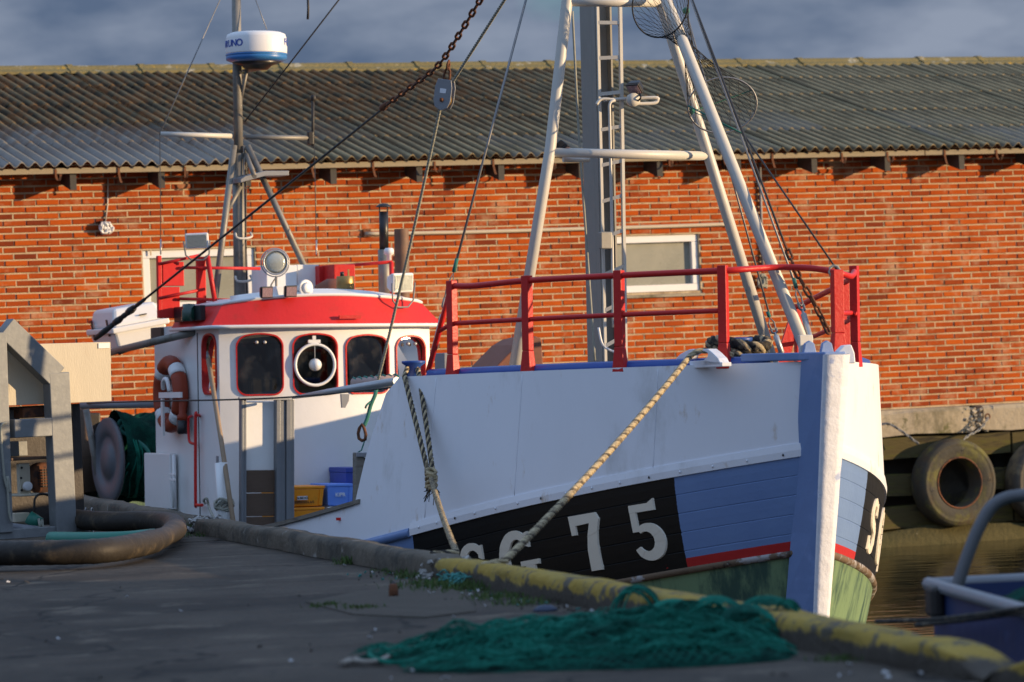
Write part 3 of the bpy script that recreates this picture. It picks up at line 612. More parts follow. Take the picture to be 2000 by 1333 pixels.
c3 = part('cable', wh, W(*WP(208, 430), .02))
obj('wire', MB().tube([W(*WP(x, y, .02), .02) for x, y in ((211, 348), (210, 400), (206, 432))], .008, 6), M['pipe'], c3)
coil('coil', 206, 442, .045, .06, 9, M['plasticwhite'], c3, 9)
obj('clip', MB().box(W(*WP(198, 438), .03), .05, .05, .06, (WU, WN, V((0, 0, 1)))), M['iron'], c3, bevel=.006)

# ------------------------------------------------------------------ tyres and their chains on the far quay
mty = mat('mossy_tyre_rubber', (.045, .042, .032), .85, var=.3, vs=5, bump=.006, bs=30, c2=(.11, .105, .022), thr=(.46, .66), ps=3.2, c3=(.06, .045, .025), thr3=(.52, .65), ps3=5)
mty2 = mat('worn_tyre_rubber', (.06, .055, .045), .8, var=.3, vs=5, bump=.005, bs=30, c2=(.16, .135, .08), thr=(.48, .65), ps=4)
def tyre(px, py, mt, label, R_=.485, off=.40, tilt=0.0):
    s, z = WP(px, py, off); c = W(s, z, off)
    ax = (WN + V((0, 0, tilt))).normalized()
    o = thing('tyre', label, 'tyre', c - V((0, 0, R_)), 'tyres hung along the far quay'); hw = .14
    prof = [(R_ * .55, -hw * .8), (R_ * .60, -hw * .98), (R_ * .78, -hw * 1.12), (R_ * .93, -hw * .95), (R_ * .985, -hw * .75), (R_, -hw * .3), (R_, hw * .3), (R_ * .985, hw * .75), (R_ * .955, hw * .9), (R_ * .93, hw * .95), (R_ * .90, hw * 1.03), (R_ * .87, hw * 1.08), (R_ * .86, hw * 1.05), (R_ * .80, hw * 1.12), (R_ * .72, hw * 1.1), (R_ * .64, hw * 1.03), (R_ * .60, hw * .98), (R_ * .56, hw * .92), (R_ * .545, hw * .7), (R_ * .55, -hw * .8)]
    obj('casing', MB().lathe(prof, c, ax, 48), mt, o)
    obj('bead_ring', MB().tube([c + ax * (hw * .97) + (WU * math.cos(a) + V((0, 0, 1)) * math.sin(a)) * (R_ * .575) for a in [2 * math.pi * k / 40 for k in range(40)]], .011, 6, closed=True), M['rust'], o)
    tr = MB()
    for k in range(0):
        a = 2 * math.pi * k / 44; rd_ = WU * math.cos(a) + V((0, 0, 1)) * math.sin(a); tg = -WU * math.sin(a) + V((0, 0, 1)) * math.cos(a)
        tr.box(c + rd_ * (R_ * 1.0) + ax * (hw * .35), .02, .036, hw * .9, (rd_, tg, ax))
    for a in (1.45, .05, 3.3):
        h = c + ax * (hw * 1.085) + (WU * math.cos(a) + V((0, 0, 1)) * math.sin(a)) * (R_ * .76)
        obj('bolt_hole', MB().lathe([(.019, 0), (.019, .006), (.012, .006), (.012, .001)], h, ax, 12), M['black'], o)
    return o
tyre(1862, 943, mty, 'mossy truck tyre hung on the far quay, whole beside the bow')
tyre(2044, 940, mty2, 'worn grey truck tyre on the far quay, cut by the right edge')
def chain_links(path, L_, r_, mt, name='link', parent=None, wid=.52):
    link_me = {}; pts = resample(path, L_ * .80)
    mb = MB(); n = 14; ring = []
    hl, hw = L_ / 2 - r_, L_ * wid / 2 - r_
    for k in range(n):
        a = 2 * math.pi * k / n; x = math.cos(a); y = math.sin(a); st_ = hl - hw
        ring.append(V((hw * x + (st_ if x > 0 else -st_), hw * y, 0)))
    mb.tube(ring, r_, 6, closed=True); me = mb.mesh(name, [mt], (0, 0, 0)); pl = wl(parent)
    for i in range(len(pts) - 1):
        d = (pts[i + 1] - pts[i]).normalized(); s_ = d.cross(V((0, 0, 1))).normalized(); u_ = s_.cross(d)
        ang = rad(45) + (i % 2) * rad(90); y_ = s_ * math.cos(ang) + u_ * math.sin(ang); z_ = d.cross(y_)
        o = bpy.data.objects.new(name, me); col.objects.link(o); o.parent = parent; o.location = (pts[i] + pts[i + 1]) / 2 - pl; o.rotation_euler = Matrix((d, y_, z_)).transposed().to_euler()
for lab, pp in (('pale galvanised chain running from the concrete to the left top of the mossy tyre', ((1713, 832), (1735, 828), (1760, 842), (1792, 866))), ('pale chain hanging from the rusty eye in broken concrete by the tyre', ((1930, 816), (1915, 838), (1890, 852), (1876, 866)))):
    pth = smooth_path([W(*WP(x, y, .33 + .05 * i), .33 + .05 * i) for i, (x, y) in enumerate(pp)])
    ch = thing('tyre_chain', lab, 'chain', pth[-1], 'chains holding the tyres'); chain_links(pth, .062, .007, M['galv'], 'link', ch)
s, z = WP(1928, 814, .3); obj('eye_bolt', MB().tube([W(s + math.cos(a) * .03, z + math.sin(a) * .03, .31) for a in [k * .628 for k in range(10)]], .009, 6, closed=True), M['rust'], farq)

# ------------------------------------------------------------------ shed added across the basin, out of view, to shade the near quay
sh = thing('unseen_shed', 'unseen grey rendered shed added across the basin to shade the near quay', 'shed', (22, 0, .4))
msh = mat('grey_render', (.30, .28, .25), .9, var=.2, vs=1, bump=.01, bs=12)
obj('wall', MB().box((22, -3.2, 2.9), 8, 40, 5.0), msh, sh)
obj('roof', MB().prism([(17.6, 17.2, 5.42), (26.4, 17.2, 5.42), (22, 17.2, 6.9)], (0, -40.8, 0)), mrf, sh)
obj('door', MB().box((17.97, 2, 1.9), .05, 3, 3.0), M['woodgrey'], sh)
obj('quay_opposite', MB().box((39, -10, -1.3), 44, 53, 3.4), mqd, kind='structure')
# ================================================================== THE FISHING BOAT
def proj(p):
    u = p.x / p.y * FOC; v = -(p.z - EYE) / p.y * FOC + VH
    return 1000 + u * cr + v * sr, 666.5 - u * sr + v * cr
boat = thing('fishing_boat', 'white and blue fishing cutter with red railings and registration SG 75 moored alongside', 'fishing boat', B(6.5, 0, -1.05))
Zv = V((0, 0, 1)); BAX = (-BF, BS, BZ)
def rk(z): return .16 * (1.17 - z)
def bd(a):
    if a <= 0: return 0.
    t_ = min(a / 5.5, 1); v = 2.12 * (1 - (1 - t_) ** 3.0)
    return v - (.5 * ((a - 9) / 4.6) ** 2 if a > 9 else 0)
def zd(a): return .55 - .2 * min(a, 7.5) + .02 * max(0, min(a, 7.5) - 2.5) ** 2
def zs(a): return zd(a) - .635
def zg(a): return 1.132 - .016 * a
def hb(a, z):
    q = bd(a - rk(z) - .09); d_ = z - zd(a)
    return max(.02, q + (-.13 * d_ if d_ > 0 else -.10 * d_ * d_ + .02 * d_))
def H(a, z, side=1, off=0.0): return B(a, side * (hb(a, z) + off), z)
def HP(x, y, side=1):                       # pixel -> hull (a, z)
    r = ray(x, y); t0 = 20.; o = V((0, 0, EYE))
    def g(t_): q = loc(o + r * t_); return side * q.y - hb(q.x, q.z)
    pv = g(t0)
    while t0 < 42:
        t1 = t0 + .05; c = g(t1)
        if pv > 0 >= c:
            for _ in range(30):
                m_ = (t0 + t1) / 2
                if g(m_) > 0: t0 = m_
                else: t1 = m_
            q = loc(o + r * t0); return q.x, q.z
        pv = c; t0 = t1
    return None
STERN = 13.4
# lower hull
mgreen = mat('green_bottom_paint', (.15, .24, .125), .6, var=.15, vs=3, bump=.004, bs=14, c2=(.03, .075, .055), thr=(.46, .64), ps=3.5, stretch=(1.5, 1.5, .35), c3=(.30, .12, .04), thr3=(.62, .70), ps3=1.6)  # dark teal patches put the starboard side's shade into the green
hull = MB(); NA = 60
def hull_rows(side, zf0, zf1, nz, a0=.13, a1=STERN):
    rows = []
    for i in range(NA + 1):
        f = (i / NA) ** 1.6
        row = []
        for j in range(nz + 1):
            g_ = j / nz; am = a0 + f * (a1 - a0); z = zf0(am) + (zf1(am) - zf0(am)) * g_; a = am + rk(z) * max(0, 1 - am / 3)
            row.append(H(a, z, side))
        rows.append(row)
    return rows
for sd in (1, -1):
    hull.sheet(hull_rows(sd, lambda a: -1.5, lambda a: zs(a) + .01, 6))
tr_ = [H(STERN, z, 1) for z in (-1.5, -1.2, -.8, -.3, .05)]; tl_ = [H(STERN, z, -1) for z in (-1.5, -1.2, -.8, -.3, .05)]
hull.add(tr_ + tl_, [(i, i + 1, 6 + i, 5 + i) for i in range(4)])
hullo = obj('hull', hull, mgreen, boat)
# planking between rubbing strake and deck rail: five planks a side, painted blue, black panel, red boot stripe
mpl = bpy.data.materials.new('painted_planking'); mpl.use_nodes = True; t, nd, lk, b = nodes_of(mpl); b.inputs['Roughness'].default_value = .5; b.inputs['Specular IOR Level'].default_value = .3
uvn = nd.new('ShaderNodeUVMap'); uvn.uv_map = 'UVMap'; sep = nd.new('ShaderNodeSeparateXYZ'); lk(uvn.outputs[0], sep.inputs[0]); geo = nd.new('ShaderNodeNewGeometry')
def nz_(s, d=6, r=.6):
    n = nd.new('ShaderNodeTexNoise'); n.inputs['Scale'].default_value = s; n.inputs['Detail'].default_value = d; n.inputs['Roughness'].default_value = r; lk(geo.outputs['Position'], n.inputs['Vector']); return n.outputs['Fac']
def mth(op, *a_):
    x = nd.new('ShaderNodeMath'); x.operation = op
    for k, v in enumerate(a_):
        if isinstance(v, (int, float)): x.inputs[k].default_value = v
        else: lk(v, x.inputs[k])
    return x.outputs[0]
ue = mth('ADD', sep.outputs['X'], mth('MULTIPLY', mth('SUBTRACT', nz_(30), .5), .012)); ve = sep.outputs['Y']
blk = mth('MULTIPLY', mth('GREATER_THAN', ue, mth('MULTIPLY_ADD', mth('SUBTRACT', 1.0, ve), .03, .945)), mth('LESS_THAN', ue, 2.915))
chip = mth('GREATER_THAN', nz_(11, 5, .6), .735); blk = mth('MULTIPLY', blk, mth('SUBTRACT', 1.0, chip))
redm = mth('LESS_THAN', ve, .125)
bl_ = mix_
cb = mix_(nz_(3.0), (.12, .20, .40), (.165, .26, .47)); cb = mix_(redm, cb, (.42, .022, .022)); cb = mix_(blk, cb, (.006, .006, .006)); lk(cb, b.inputs['Base Color'])
bpn = nd.new('ShaderNodeBump'); bpn.inputs['Distance'].default_value = .003; lk(nz_(12), bpn.inputs['Height']); lk(bpn.outputs[0], b.inputs['Normal'])
NP = 5
for sd in (1, -1):
    for k in range(NP):
        mb = MB(); mb.uv = []; rows = []
        v0, v1 = k / NP, (k + 1) / NP
        for i in range(NA + 1):
            f = (i / NA) ** 1.5; am = .14 + f * (STERN - .14); row = []
            for v, of in ((v0, -.005), (v0 + .008, .0), ((v0 + v1) / 2, .001), (v1 - .008, .0), (v1, -.005)):
                z = zs(am) + (zd(am) - zs(am)) * v; a = am + rk(z) * max(0, 1 - am / 3); row.append(H(a, z, sd, of)); mb.uv.append((am + rk(z) * max(0, 1 - am / 3), v))
            rows.append(row)
        mb.sheet(rows, False); obj('plank', mb, mpl, hullo)
    n = 50
    pa = [.17 + (i / n) ** 1.4 * (STERN - .2) for i in range(n + 1)]
    def strip(z0f, z1f, prd, a_lo, a_hi, name, mt, rnd=False):
        mb = MB(); rows = []
        for a in [a_lo + (a_hi - a_lo) * (i / 40) ** 1.2 for i in range(41)]:
            z0, z1 = z0f(a), z1f(a); zm = (z0 + z1) / 2; ex = [a + rk(z) * max(0, 1 - a / 3) for z in (z0, zm, z1)]
            rows.append([H(ex[0], z0, sd, -.01), H(ex[0], z0, sd, prd * .75), H(ex[1], zm, sd, prd), H(ex[2], z1, sd, prd * .7), H(ex[2], z1, sd, -.02)])
        mb.sheet(rows, rnd); mb.add(rows[0], [range(5)]); mb.add(rows[-1], [range(5)])
        return obj(name, mb, mt, hullo)
    strip(lambda a: zd(a) - .005, lambda a: zd(a) + .085, .022, .12, 2.92, 'deck_rail', M['hullwhite'])
    strip(lambda a: zd(a) - .012, lambda a: zd(a) + .05, .030, 2.93, STERN, 'aft_deck_rail', M['blue'], True)
    mst = mat('worn_oak_strake', (.14, .095, .058), .8, var=.35, vs=9, bump=.006, bs=30, c2=(.34, .33, .33), thr=(.52, .60), ps=6, c3=(.05, .035, .025), thr3=(.56, .62), ps3=8)
    strip(lambda a: zs(a) - .026, lambda a: zs(a) + .016, .034, .14, STERN, 'rubbing_strake', mst, True)
# raised white bow plating
bw = MB()
def aend(z): 
    for (z0, e0), (z1, e1) in (((-9, 3.78), (-.2, 3.74)), ((-.2, 3.74), (.17, 3.66)), ((.17, 3.66), (.56, 3.54)), ((.56, 3.54), (.97, 3.34)), ((.97, 3.34), (1.05, 3.18)), ((1.05, 3.18), (9, 3.05))):
        if z <= z1: return e0 + (e1 - e0) * max(0, min(1, (z - z0) / (z1 - z0)))
for sd in (1, -1):
    rows = []
    for i in range(41):
        f = (i / 40) ** 1.25; row = []
        for j in range(11):
            g_ = j / 10; z = 0
            a = .15 + f * 3.5
            for _ in range(3):
                z = zd(a) + .04 + (zg(a) - zd(a) - .04) * g_; a = .13 + rk(z) * (1 - f) + f * (aend(z) - .13)
            row.append((a, z))
        rows.append(row)
    outr = [[H(a, z, sd, .004) for a, z in r] for r in rows]; inr = [[H(a, z, sd, -.045) for a, z in r] for r in rows]
    bw.sheet(outr); bw.sheet(inr)
    bw.add([r[-1] for r in outr] + [r[-1] for r in inr], [(i, i + 1, 42 + i, 41 + i) for i in range(40)])
    bw.add(outr[-1] + inr[-1], [(i, i + 1, 12 + i, 11 + i) for i in range(10)])
bwo = obj('bow_bulwark', bw, M['hullwhite'], boat)
for sd in (1, -1):       # blue rail capping the inside of the bulwark
    obj('cap_rail', MB().tube([H(a, zg(a) + .005, sd, -.10) for a in [.5 + k * .13 for k in range(20)]], .042, 8), M['deepblue'], bwo)
for a_ in (1.02, 1.95, 2.75):      # weld seams between the bow plates
    obj('weld_seam', MB().tube([H(a_ + .04 * (1 - k / 12), zd(a_) + .09 + (zg(a_) - zd(a_) - .11) * k / 12, 1, .0045) for k in range(13)], .0035, 5), M['hullwhite'], bwo)
for k in range(15):
    a_ = .35 + k * .175; z_ = zd(a_) + .035; obj('rail_bolt', MB().lathe([(.009, 0), (.009, .004), (0, .006)], H(a_ + .02, z_, 1, .022), BS, 8), M['iron'] if k % 4 == 0 else M['hullwhite'], bwo)
# low bulwark aft of the bow plating
lb = MB()
for sd in (1, -1):
    rows = []
    for i in range(31):
        a = 3.62 + (STERN - 3.62) * i / 30; zt2 = zd(a) + .325 - .004 * i
        rows.append([H(a, zd(a) + .03, sd, .0), H(a, zt2, sd, .0), H(a, zt2, sd, -.05), H(a, zd(a) + .03, sd, -.05)])
    lb.sheet(rows, False)
lbo = obj('bulwark', lb, M['hullwhite'], boat)
for sd in (1, -1):
    mb = MB(); rows = []
    for i in range(31):
        a = 3.58 + (STERN - 3.58) * i / 30; z = zd(a) + .33 - .004 * i; rows.append([H(a, z - .005, sd, .02), H(a, z + .025, sd, .022), H(a, z + .025, sd, -.10), H(a, z - .005, sd, -.10)])
    mb.sheet(rows, False); mb.add(rows[0], [range(4)]); obj('cap_rail', mb, M['woodgrey'], lbo)
obj('red_mark', MB().box(H(HP(664, 1014)[0], HP(664, 1014)[1], 1, .012), .02, .03, .02, BAX), M['red'], lbo)
# deck
dk_ = MB(); rows = []
for i in range(31):
    a = .5 + (STERN - .5) * i / 30; z = zd(a) - .10 if a > 3.2 else zd(a) + .12
    rows.append([H(a, z, -1, -.06), B(a, 0, z + .05), H(a, z, 1, -.06)])
obj('deck', dk_.sheet(rows), mat('grey_green_deck', (.12, .14, .13), .8, var=.3, vs=3), boat)
# stem post
sm = MB(); rows = []
for z in (1.172, .8, .4, 0, -.4, -.8, -1.5):
    r_ = rk(z); rows.append([B(r_ + a, b_, z) for a, b_ in ((0, .066 + .022 * z), (.05, .078 + .022 * z), (.24, .135 + .03 * max(0, -z)), (.34, .0), (.24, -.135 - .03 * max(0, -z)), (.05, -.078 - .022 * z), (0, -.066 - .022 * z), (0, .066 + .022 * z))])
sm.sheet(rows, False); sm.add(rows[0][:7], [range(7)])
stem = obj('stem', sm, M['blue'], boat, bevel=.006)
fc = MB(); rows = []; rr = random.Random(4)
for i in range(61):
    z = 1.168 - i * .042; r_ = rk(z); sh_ = .006 * math.sin(i * .9) * 0
    hw_ = .070 + .022 * z; rows.append([B(r_ + .012, hw_, z), B(r_ - .010 + rr.uniform(-.002, .002), hw_ - .004, z), B(r_ - .014 + rr.uniform(-.003, .002), .03, z), B(r_ - .014 + rr.uniform(-.003, .002), -.03, z), B(r_ - .010 + rr.uniform(-.002, .002), -hw_ + .004, z), B(r_ + .012, -hw_, z)])
fc.sheet(rows, True); obj('stem_facing', fc, M['stemwhite'], stem)
obj('breasthook', MB().prism([B(a_, b_, 1.135) for a_, b_ in ((.02, .078), (.25, .15), (.60, .40), (.60, -.40), (.25, -.15), (.02, -.078))], BZ * .052), M['blue'], stem, bevel=.008)
q = BA(1690, 705, .18)
lug = MB(); q0 = BA(1668, 690, .22); c0 = q0
pts2 = [(.07, -.02), (.06, .06), (.02, .10), (-.03, .105), (-.05, .05), (-.055, -.02)]
lug.prism([B(.24 + x * .3, -.18 + x, 1.13 + z) for x, z in pts2], BF * .05); obj('fairlead_lug', lug, M['hullwhite'], stem, bevel=.008)
for px_, py_ in ((1578, 684), (1612, 680)):
    q = BA(px_, py_, .25); obj('eye_plate', MB().prism([B(q.x, q.y - .05, 1.18), B(q.x, q.y + .05, 1.18), B(q.x, q.y + .035, 1.245), B(q.x, q.y, 1.265), B(q.x, q.y - .035, 1.245)], BF * .03), M['blue'], stem, bevel=.006)

# registration letters, raised plates screwed to the planking
def arc(cx, cy, rx, ry, a0, a1, n=18): return [(cx + rx * math.cos(rad(a0 + (a1 - a0) * k / n)), cy + ry * math.sin(rad(a0 + (a1 - a0) * k / n))) for k in range(n + 1)]
def ribbon(path, wds):
    Lp, Rp = [], []
    for i, p in enumerate(path):
        x0, y0 = path[max(i - 1, 0)]; x1, y1 = path[min(i + 1, len(path) - 1)]; dx, dy = x1 - x0, y1 - y0; l = math.hypot(dx, dy) or 1
        w_ = wds if isinstance(wds, float) else wds[0] + (wds[1] - wds[0]) * math.sin(math.pi * i / (len(path) - 1)); nx, ny = -dy / l * w_ / 2, dx / l * w_ / 2
        Lp.append((p[0] + nx, p[1] + ny)); Rp.append((p[0] - nx, p[1] - ny))
    return [[Lp[i], Lp[i + 1], Rp[i + 1], Rp[i]] for i in range(len(path) - 1)]
def rect(x0, y0, x1, y1): return [[(x0, y0), (x1, y0), (x1, y1), (x0, y1)]]
GL = {}
GL['7'] = [[(0, 1), (.1, 1), (.12, .82), (.12, .66), (.02, .66)], [(.1, 1), (.56, 1), (.42, .83), (.12, .82)], [(.56, 1), (.62, .88), (.545, .66), (.34, .6), (.42, .83)], [(.545, .66), (.51, .45), (.295, .38), (.34, .6)], [(.51, .45), (.50, 0), (.28, 0), (.295, .38)]]
GL['5'] = rect(.08, .52, .2, .86) + rect(.08, .862, .56, 1.0) + [[(.46, 1.0), (.585, 1.07), (.585, .862), (.56, .862)]] + ribbon(arc(.34, .325, .235, .255, 128, -158, 26), (.10, .21))
GL['G'] = ribbon(arc(.40, .5, .30, .43, 38, 322, 30), (.10, .22)) + rect(.56, .0, .76, .36) + rect(.46, .362, .86, .45) + [[(.60, .72), (.70, .68), (.70, .96), (.62, .94)]]
GL['S'] = ribbon(arc(.36, .72, .21, .20, 20, 250, 16) + arc(.36, .28, .235, .21, 70, -165, 18)[0:], (.10, .19)) + [[(.53, .70), (.62, .66), (.62, .92), (.54, .90)]] + [[(.06, .30), (.15, .30), (.14, .08), (.06, .06)]]
def letter(ch, px, py, hgt, side=1, wsc=1.0):
    a_, z_ = HP(px, py, side) if not isinstance(px, tuple) else px
    mb = MB(); q_ = 0
    def m3(gx, gy, lay):
        a = a_; n = 8; ds = gx * hgt * wsc / n
        for _ in range(n): a -= side * ds / math.sqrt(1 + ((hb(a + .02, z_) - hb(a - .02, z_)) / .04) ** 2)
        z = z_ - hgt + gy * hgt + (zd(a) - zd(a_)) * .92; return H(a, z, side, lay)
    for k, poly in enumerate(GL[ch]):
        of = .0125 + .0007 * (k % 3) + (.0018 if len(GL[ch]) - k < 4 else 0)
        f_ = [m3(x, y, of) for x, y in poly]; g_ = [m3(x, y, -.002) for x, y in poly]; n = len(poly)
        mb.add(f_ + g_, [list(range(n)), list(range(n, 2 * n))[::-1]] + [(i, (i + 1) % n, n + (i + 1) % n, n + i) for i in range(n)])
    return obj('registration_character', mb, M['letter'], hullo, fix=True)
HPX = [HP(1112, 1010), HP(1222, 990), HP(972, 1045), HP(893, 1066)]
letter('7', HPX[0], 0, .385); letter('5', HPX[1], 0, .375); letter('G', HPX[2], 0, .385); letter('S', HPX[3], 0, .385)
ap = 1.25
for ch, a in (('S', 1.18), ('G', 1.62), ('7', 2.05), ('5', 2.45)): letter(ch, (a, zd(a) - .11), 0, .385, -1)

# ------------------------------------------------------------------ red railing round the bow
rail = part('bow_railing', boat, H(1.5, zg(1.5), 1))
def gun_a(px, side=1):
    lo, hi = .3, 3.2
    f = lambda a: proj(H(a, zg(a), side, -.06))[0] - px
    for _ in range(40):
        m_ = (lo + hi) / 2
        if (f(lo) < 0) == (f(m_) < 0): lo = m_
        else: hi = m_
    return lo
def post(base, h, tang, w0=.062, mt=None):
    mb = MB(); tg = V(tang).normalized(); nn = tg.cross(BZ).normalized(); top = base + BZ * h
    ft = .14
    mb.bar(base - BZ * .03, base + BZ * ft, w0 * 1.5, .075, nn, w0, .055); mb.bar(base + BZ * (ft + .001), top, w0, .055, nn)
    return obj('post', mb, mt or M['redold'], rail, bevel=.005), top
PH_ = .655; tops = []; mids = []
for px in (890, 1037, 1217, 1420):
    a = gun_a(px); p = H(a, zg(a), 1, -.04); tg = H(a + .05, zg(a), 1) - H(a - .05, zg(a), 1); post(p, PH_, tg); tops.append(p + BZ * (PH_ - .035)); mids.append(p + BZ * .355)
ps_ = B(.40, BA(1637, 690, .40).y, 1.175); post(ps_, BA(1637, 527, .40).z - 1.175, BS, .075); 
pp_ = H(.80, zg(.8), -1, -.04); post(pp_, PH_, H(.9, zg(.9), -1) - H(.7, zg(.7), -1), .075)
pq_ = H(2.5, zg(2.5), -1, -.18); post(pq_, PH_, BF)
qe = BA(1560, 700, 4.15); pe_ = B(4.15, qe.y, 1.0); post(pe_, .60, BF, .05)
obj('top_rail', MB().tube(smooth_path([tops[0], tops[0].lerp(tops[1], .3) - BZ * .012, tops[1], tops[2], tops[3], Bp(1505, 523, a=.72), Bp(1562, 523, a=.62), Bp(1600, 526, a=.5), Bp(1640, 534, a=.42), Bp(1662, 540, a=.55), pp_ + BZ * (PH_ - .04), H(1.6, zg(1.6), -1, -.22) + BZ * .62, pq_ + BZ * .62, pe_ + BZ * .58], 8), .021, 8), M['redold'], rail)
obj('mid_rail', MB().tube(smooth_path([mids[0], mids[1], mids[2], mids[3]], 5), .017, 8), M['redold'], rail)
obj('mid_rail', MB().tube(smooth_path([ps_ + BZ * .27 + BS * -.03, pp_ + BZ * .335 + BS * .06 + BF * .05, pp_ + BZ * .33, H(1.6, zg(1.6), -1, -.22) + BZ * .34, pq_ + BZ * .33, pe_ + BZ * .30], 6), .017, 8), M['redold'], rail)
a = gun_a(890); e0 = H(a, zg(a), 1, -.04); e1 = Bp(836, 728, b=loc(e0).y + .03)
obj('brace', MB().tube([tops[0], e1], .020, 8), M['redold'], rail); obj('mid_rail', MB().tube([mids[0], tops[0].lerp(e1, .52)], .016, 8), M['redold'], rail)
obj('brace', MB().bar(pe_ + BZ * .55, pe_ - BF * -.0 + BS * .22 - BZ * .02, .02, .10, BZ), M['redold'], rail)
# rope fairlead on the bulwark (two curled horns)
fa = part('fairlead', boat, H(.8, zg(.8), 1))
af_ = gun_a(1362); 
def horn(px_list, d0):
    mb = MB(); pts = [Bp(x, y, b=loc(H(af_, zg(af_), 1, -.02)).y) for x, y in px_list]; mb.prism(pts, -BS * .07); return obj('horn', mb, M['hullwhite'], fa, bevel=.004)
horn(((1318, 718), (1318, 703), (1328, 692), (1345, 683), (1352, 682), (1357, 686), (1352, 692), (1346, 695), (1344, 704), (1345, 719)), 0)
horn(((1374, 715), (1375, 703), (1382, 696), (1382, 690), (1376, 687), (1371, 686), (1373, 682), (1382, 682), (1392, 690), (1402, 700), (1408, 713)), 0)
horn(((1316, 722), (1316, 714), (1346, 706), (1374, 704), (1410, 708), (1410, 716)), 0)
# bitts
bt = part('bitt', boat, Bp(808, 720, a=3.25)); c = Bp(808, 722, a=3.2)
obj('post', MB().lathe([(.05, -.12), (.05, .02), (.085, .045), (.085, .06), (.05, .062)], c, BZ, 16), M['deepblue'], bt)
bt2 = part('bitt', boat, Bp(1442, 705, a=.9)); c = Bp(1444, 686, a=1.0)
obj('post', MB().lathe([(.06, -.2), (.06, .05), (.09, .07), (.09, .09), (.06, .092)], c, BZ, 16), M['deepblue'], bt2)
BITT = c

# ------------------------------------------------------------------ mast, ladder, gallows
def pline(lst, a): return [Bp(x, y, a=a) for x, y in lst]
mst_ = part('mast', boat, Bp(1178, 715, a=3.5))
m0, m1 = Bp(1181, 740, a=3.5), Bp(1163, -45, a=3.5); ud = (m1 - m0).normalized()
obj('column', MB().bar(m0 - BF * .05, m1 - BF * .05, .135, .20, -BF), M['mast'], mst_, bevel=.006)
for sg in (-1, 1):
    obj('flange', MB().bar(m0 + BF * .085 + BS * sg * .062, m1 + BF * .085 + BS * sg * .062, .014, .066, -BF), M['mast'], mst_)
st0, st1 = Bp(1222, 715, a=3.32), Bp(1210, -45, a=3.32); sl0, sl1 = m0 + BF * .125 + BS * .05, m1 + BF * .125 + BS * .05
lad = part('ladder', boat, st0)
obj('stile', MB().bar(st0, st1, .022, .03, BF), M['pipe'], lad); obj('stile', MB().bar(sl0, sl1, .02, .028, BF), M['pipe'], lad)
hgt_ = (st1 - st0).length
for y in (45, 112, 180, 247, 314, 382, 450, 520, 588, 655):
    p = Bp(1213, y, a=3.32); f = (p - st0).length / hgt_; obj('rung', MB().bar(st0.lerp(st1, f), sl0.lerp(sl1, f), .026, .026, BZ), M['pipe'], lad)
obj('conduit', MB().tube(smooth_path([Bp(1165, 205, a=3.3), Bp(1175, 194, a=3.3), Bp(1200, 196, a=3.28), Bp(1191, 203, a=3.27), Bp(1191, 240, a=3.27), Bp(1195, 440, a=3.27), Bp(1198, 640, a=3.27)], 5), .012, 6), M['pipe'], mst_)
obj('conduit', MB().tube(smooth_path([Bp(1169, 640, a=3.27), Bp(1178, 675, a=3.27), Bp(1205, 690, a=3.25)], 5), .010, 6), M['plasticwhite'], mst_)
obj('junction_box', MB().box(Bp(1182, 470, a=3.27), .05, .09, .125, BAX), M['mast'], mst_, bevel=.008)
la = part('deck_light', boat, Bp(1200, 195, a=3.3))
obj('arm', MB().tube(smooth_path([Bp(1180, 196, a=3.3), Bp(1215, 194, a=3.3), Bp(1278, 191, a=3.25), Bp(1284, 196, a=3.25), Bp(1276, 202, a=3.25), Bp(1240, 203, a=3.25)], 4), .014, 6), M['pipe'], la)
obj('junction_box', MB().lathe([(.045, 0), (.05, .02), (.05, .05), (.0, .055)], Bp(1233, 196, a=3.28), BF, 12), M['pipe'], la)
def flood(p, axis, w_, h_, parent, mt=M['black'], lens=M['led']):
    ax = V(axis).normalized(); s_ = ax.cross(Zv).normalized(); u_ = s_.cross(ax)
    q_ = part('floodlight', parent, p) if parent is boat else parent
    obj('housing', MB().bar(p - ax * .05, p, w_ * .7, h_ * .7, u_, w_, h_).bar(p + ax * .0005, p + ax * .02, w_, h_, u_), mt, q_, bevel=.006)
    obj('lens', MB().bar(p + ax * .0205, p + ax * .024, w_ * .86, h_ * .8, u_), lens, q_); return q_
flood(Bp(1240, 172, a=3.25), BF * .5 + BS * .8 - Zv * .9, .11, .09, boat)
obj('cable', MB().tube(smooth_path([Bp(1245, 178, a=3.3), Bp(1252, 190, a=3.2), Bp(1243, 200, a=3.25)], 4), .007, 5), M['black'], la)
flood(Bp(1098, 290, a=2.9), BF * .3 - BS * .5 - Zv * .8, .16, .10, boat)
gal = part('gallows', boat, Bp(1257, 712, a=2.83)); gp = M['pipe']; AG = 2.83
obj('leg', MB().tube(pline([(1111, -40), (1108, 0), (1075, 290), (1004, 722)], AG), .040, 12), gp, gal)
obj('leg', MB().tube(pline([(1287, -40), (1292, 10), (1383, 302), (1514, 722)], AG), .040, 12), gp, gal)
obj('top_beam', MB().tube(pline([(1111, 3), (1290, 5)], AG), .036, 12), gp, gal)
obj('cross_beam', MB().tube(pline([(1074, 298), (1381, 305)], AG), .033, 12), gp, gal)
obj('cross_beam', MB().tube(pline([(1100, 312), (1150, 312)], AG + .15), .02, 8), gp, gal)
fs0 = Bp(1574, 684, a=.33)
obj('fore_leg', MB().tube([Bp(1291, -45, a=2.75), Bp(1299, -5, a=2.68), fs0], .041, 12), gp, gal)
obj('foot', MB().bar(fs0 + Zv * .10, fs0 - Zv * .02, .10, .03, BF), gp, gal, bevel=.006)

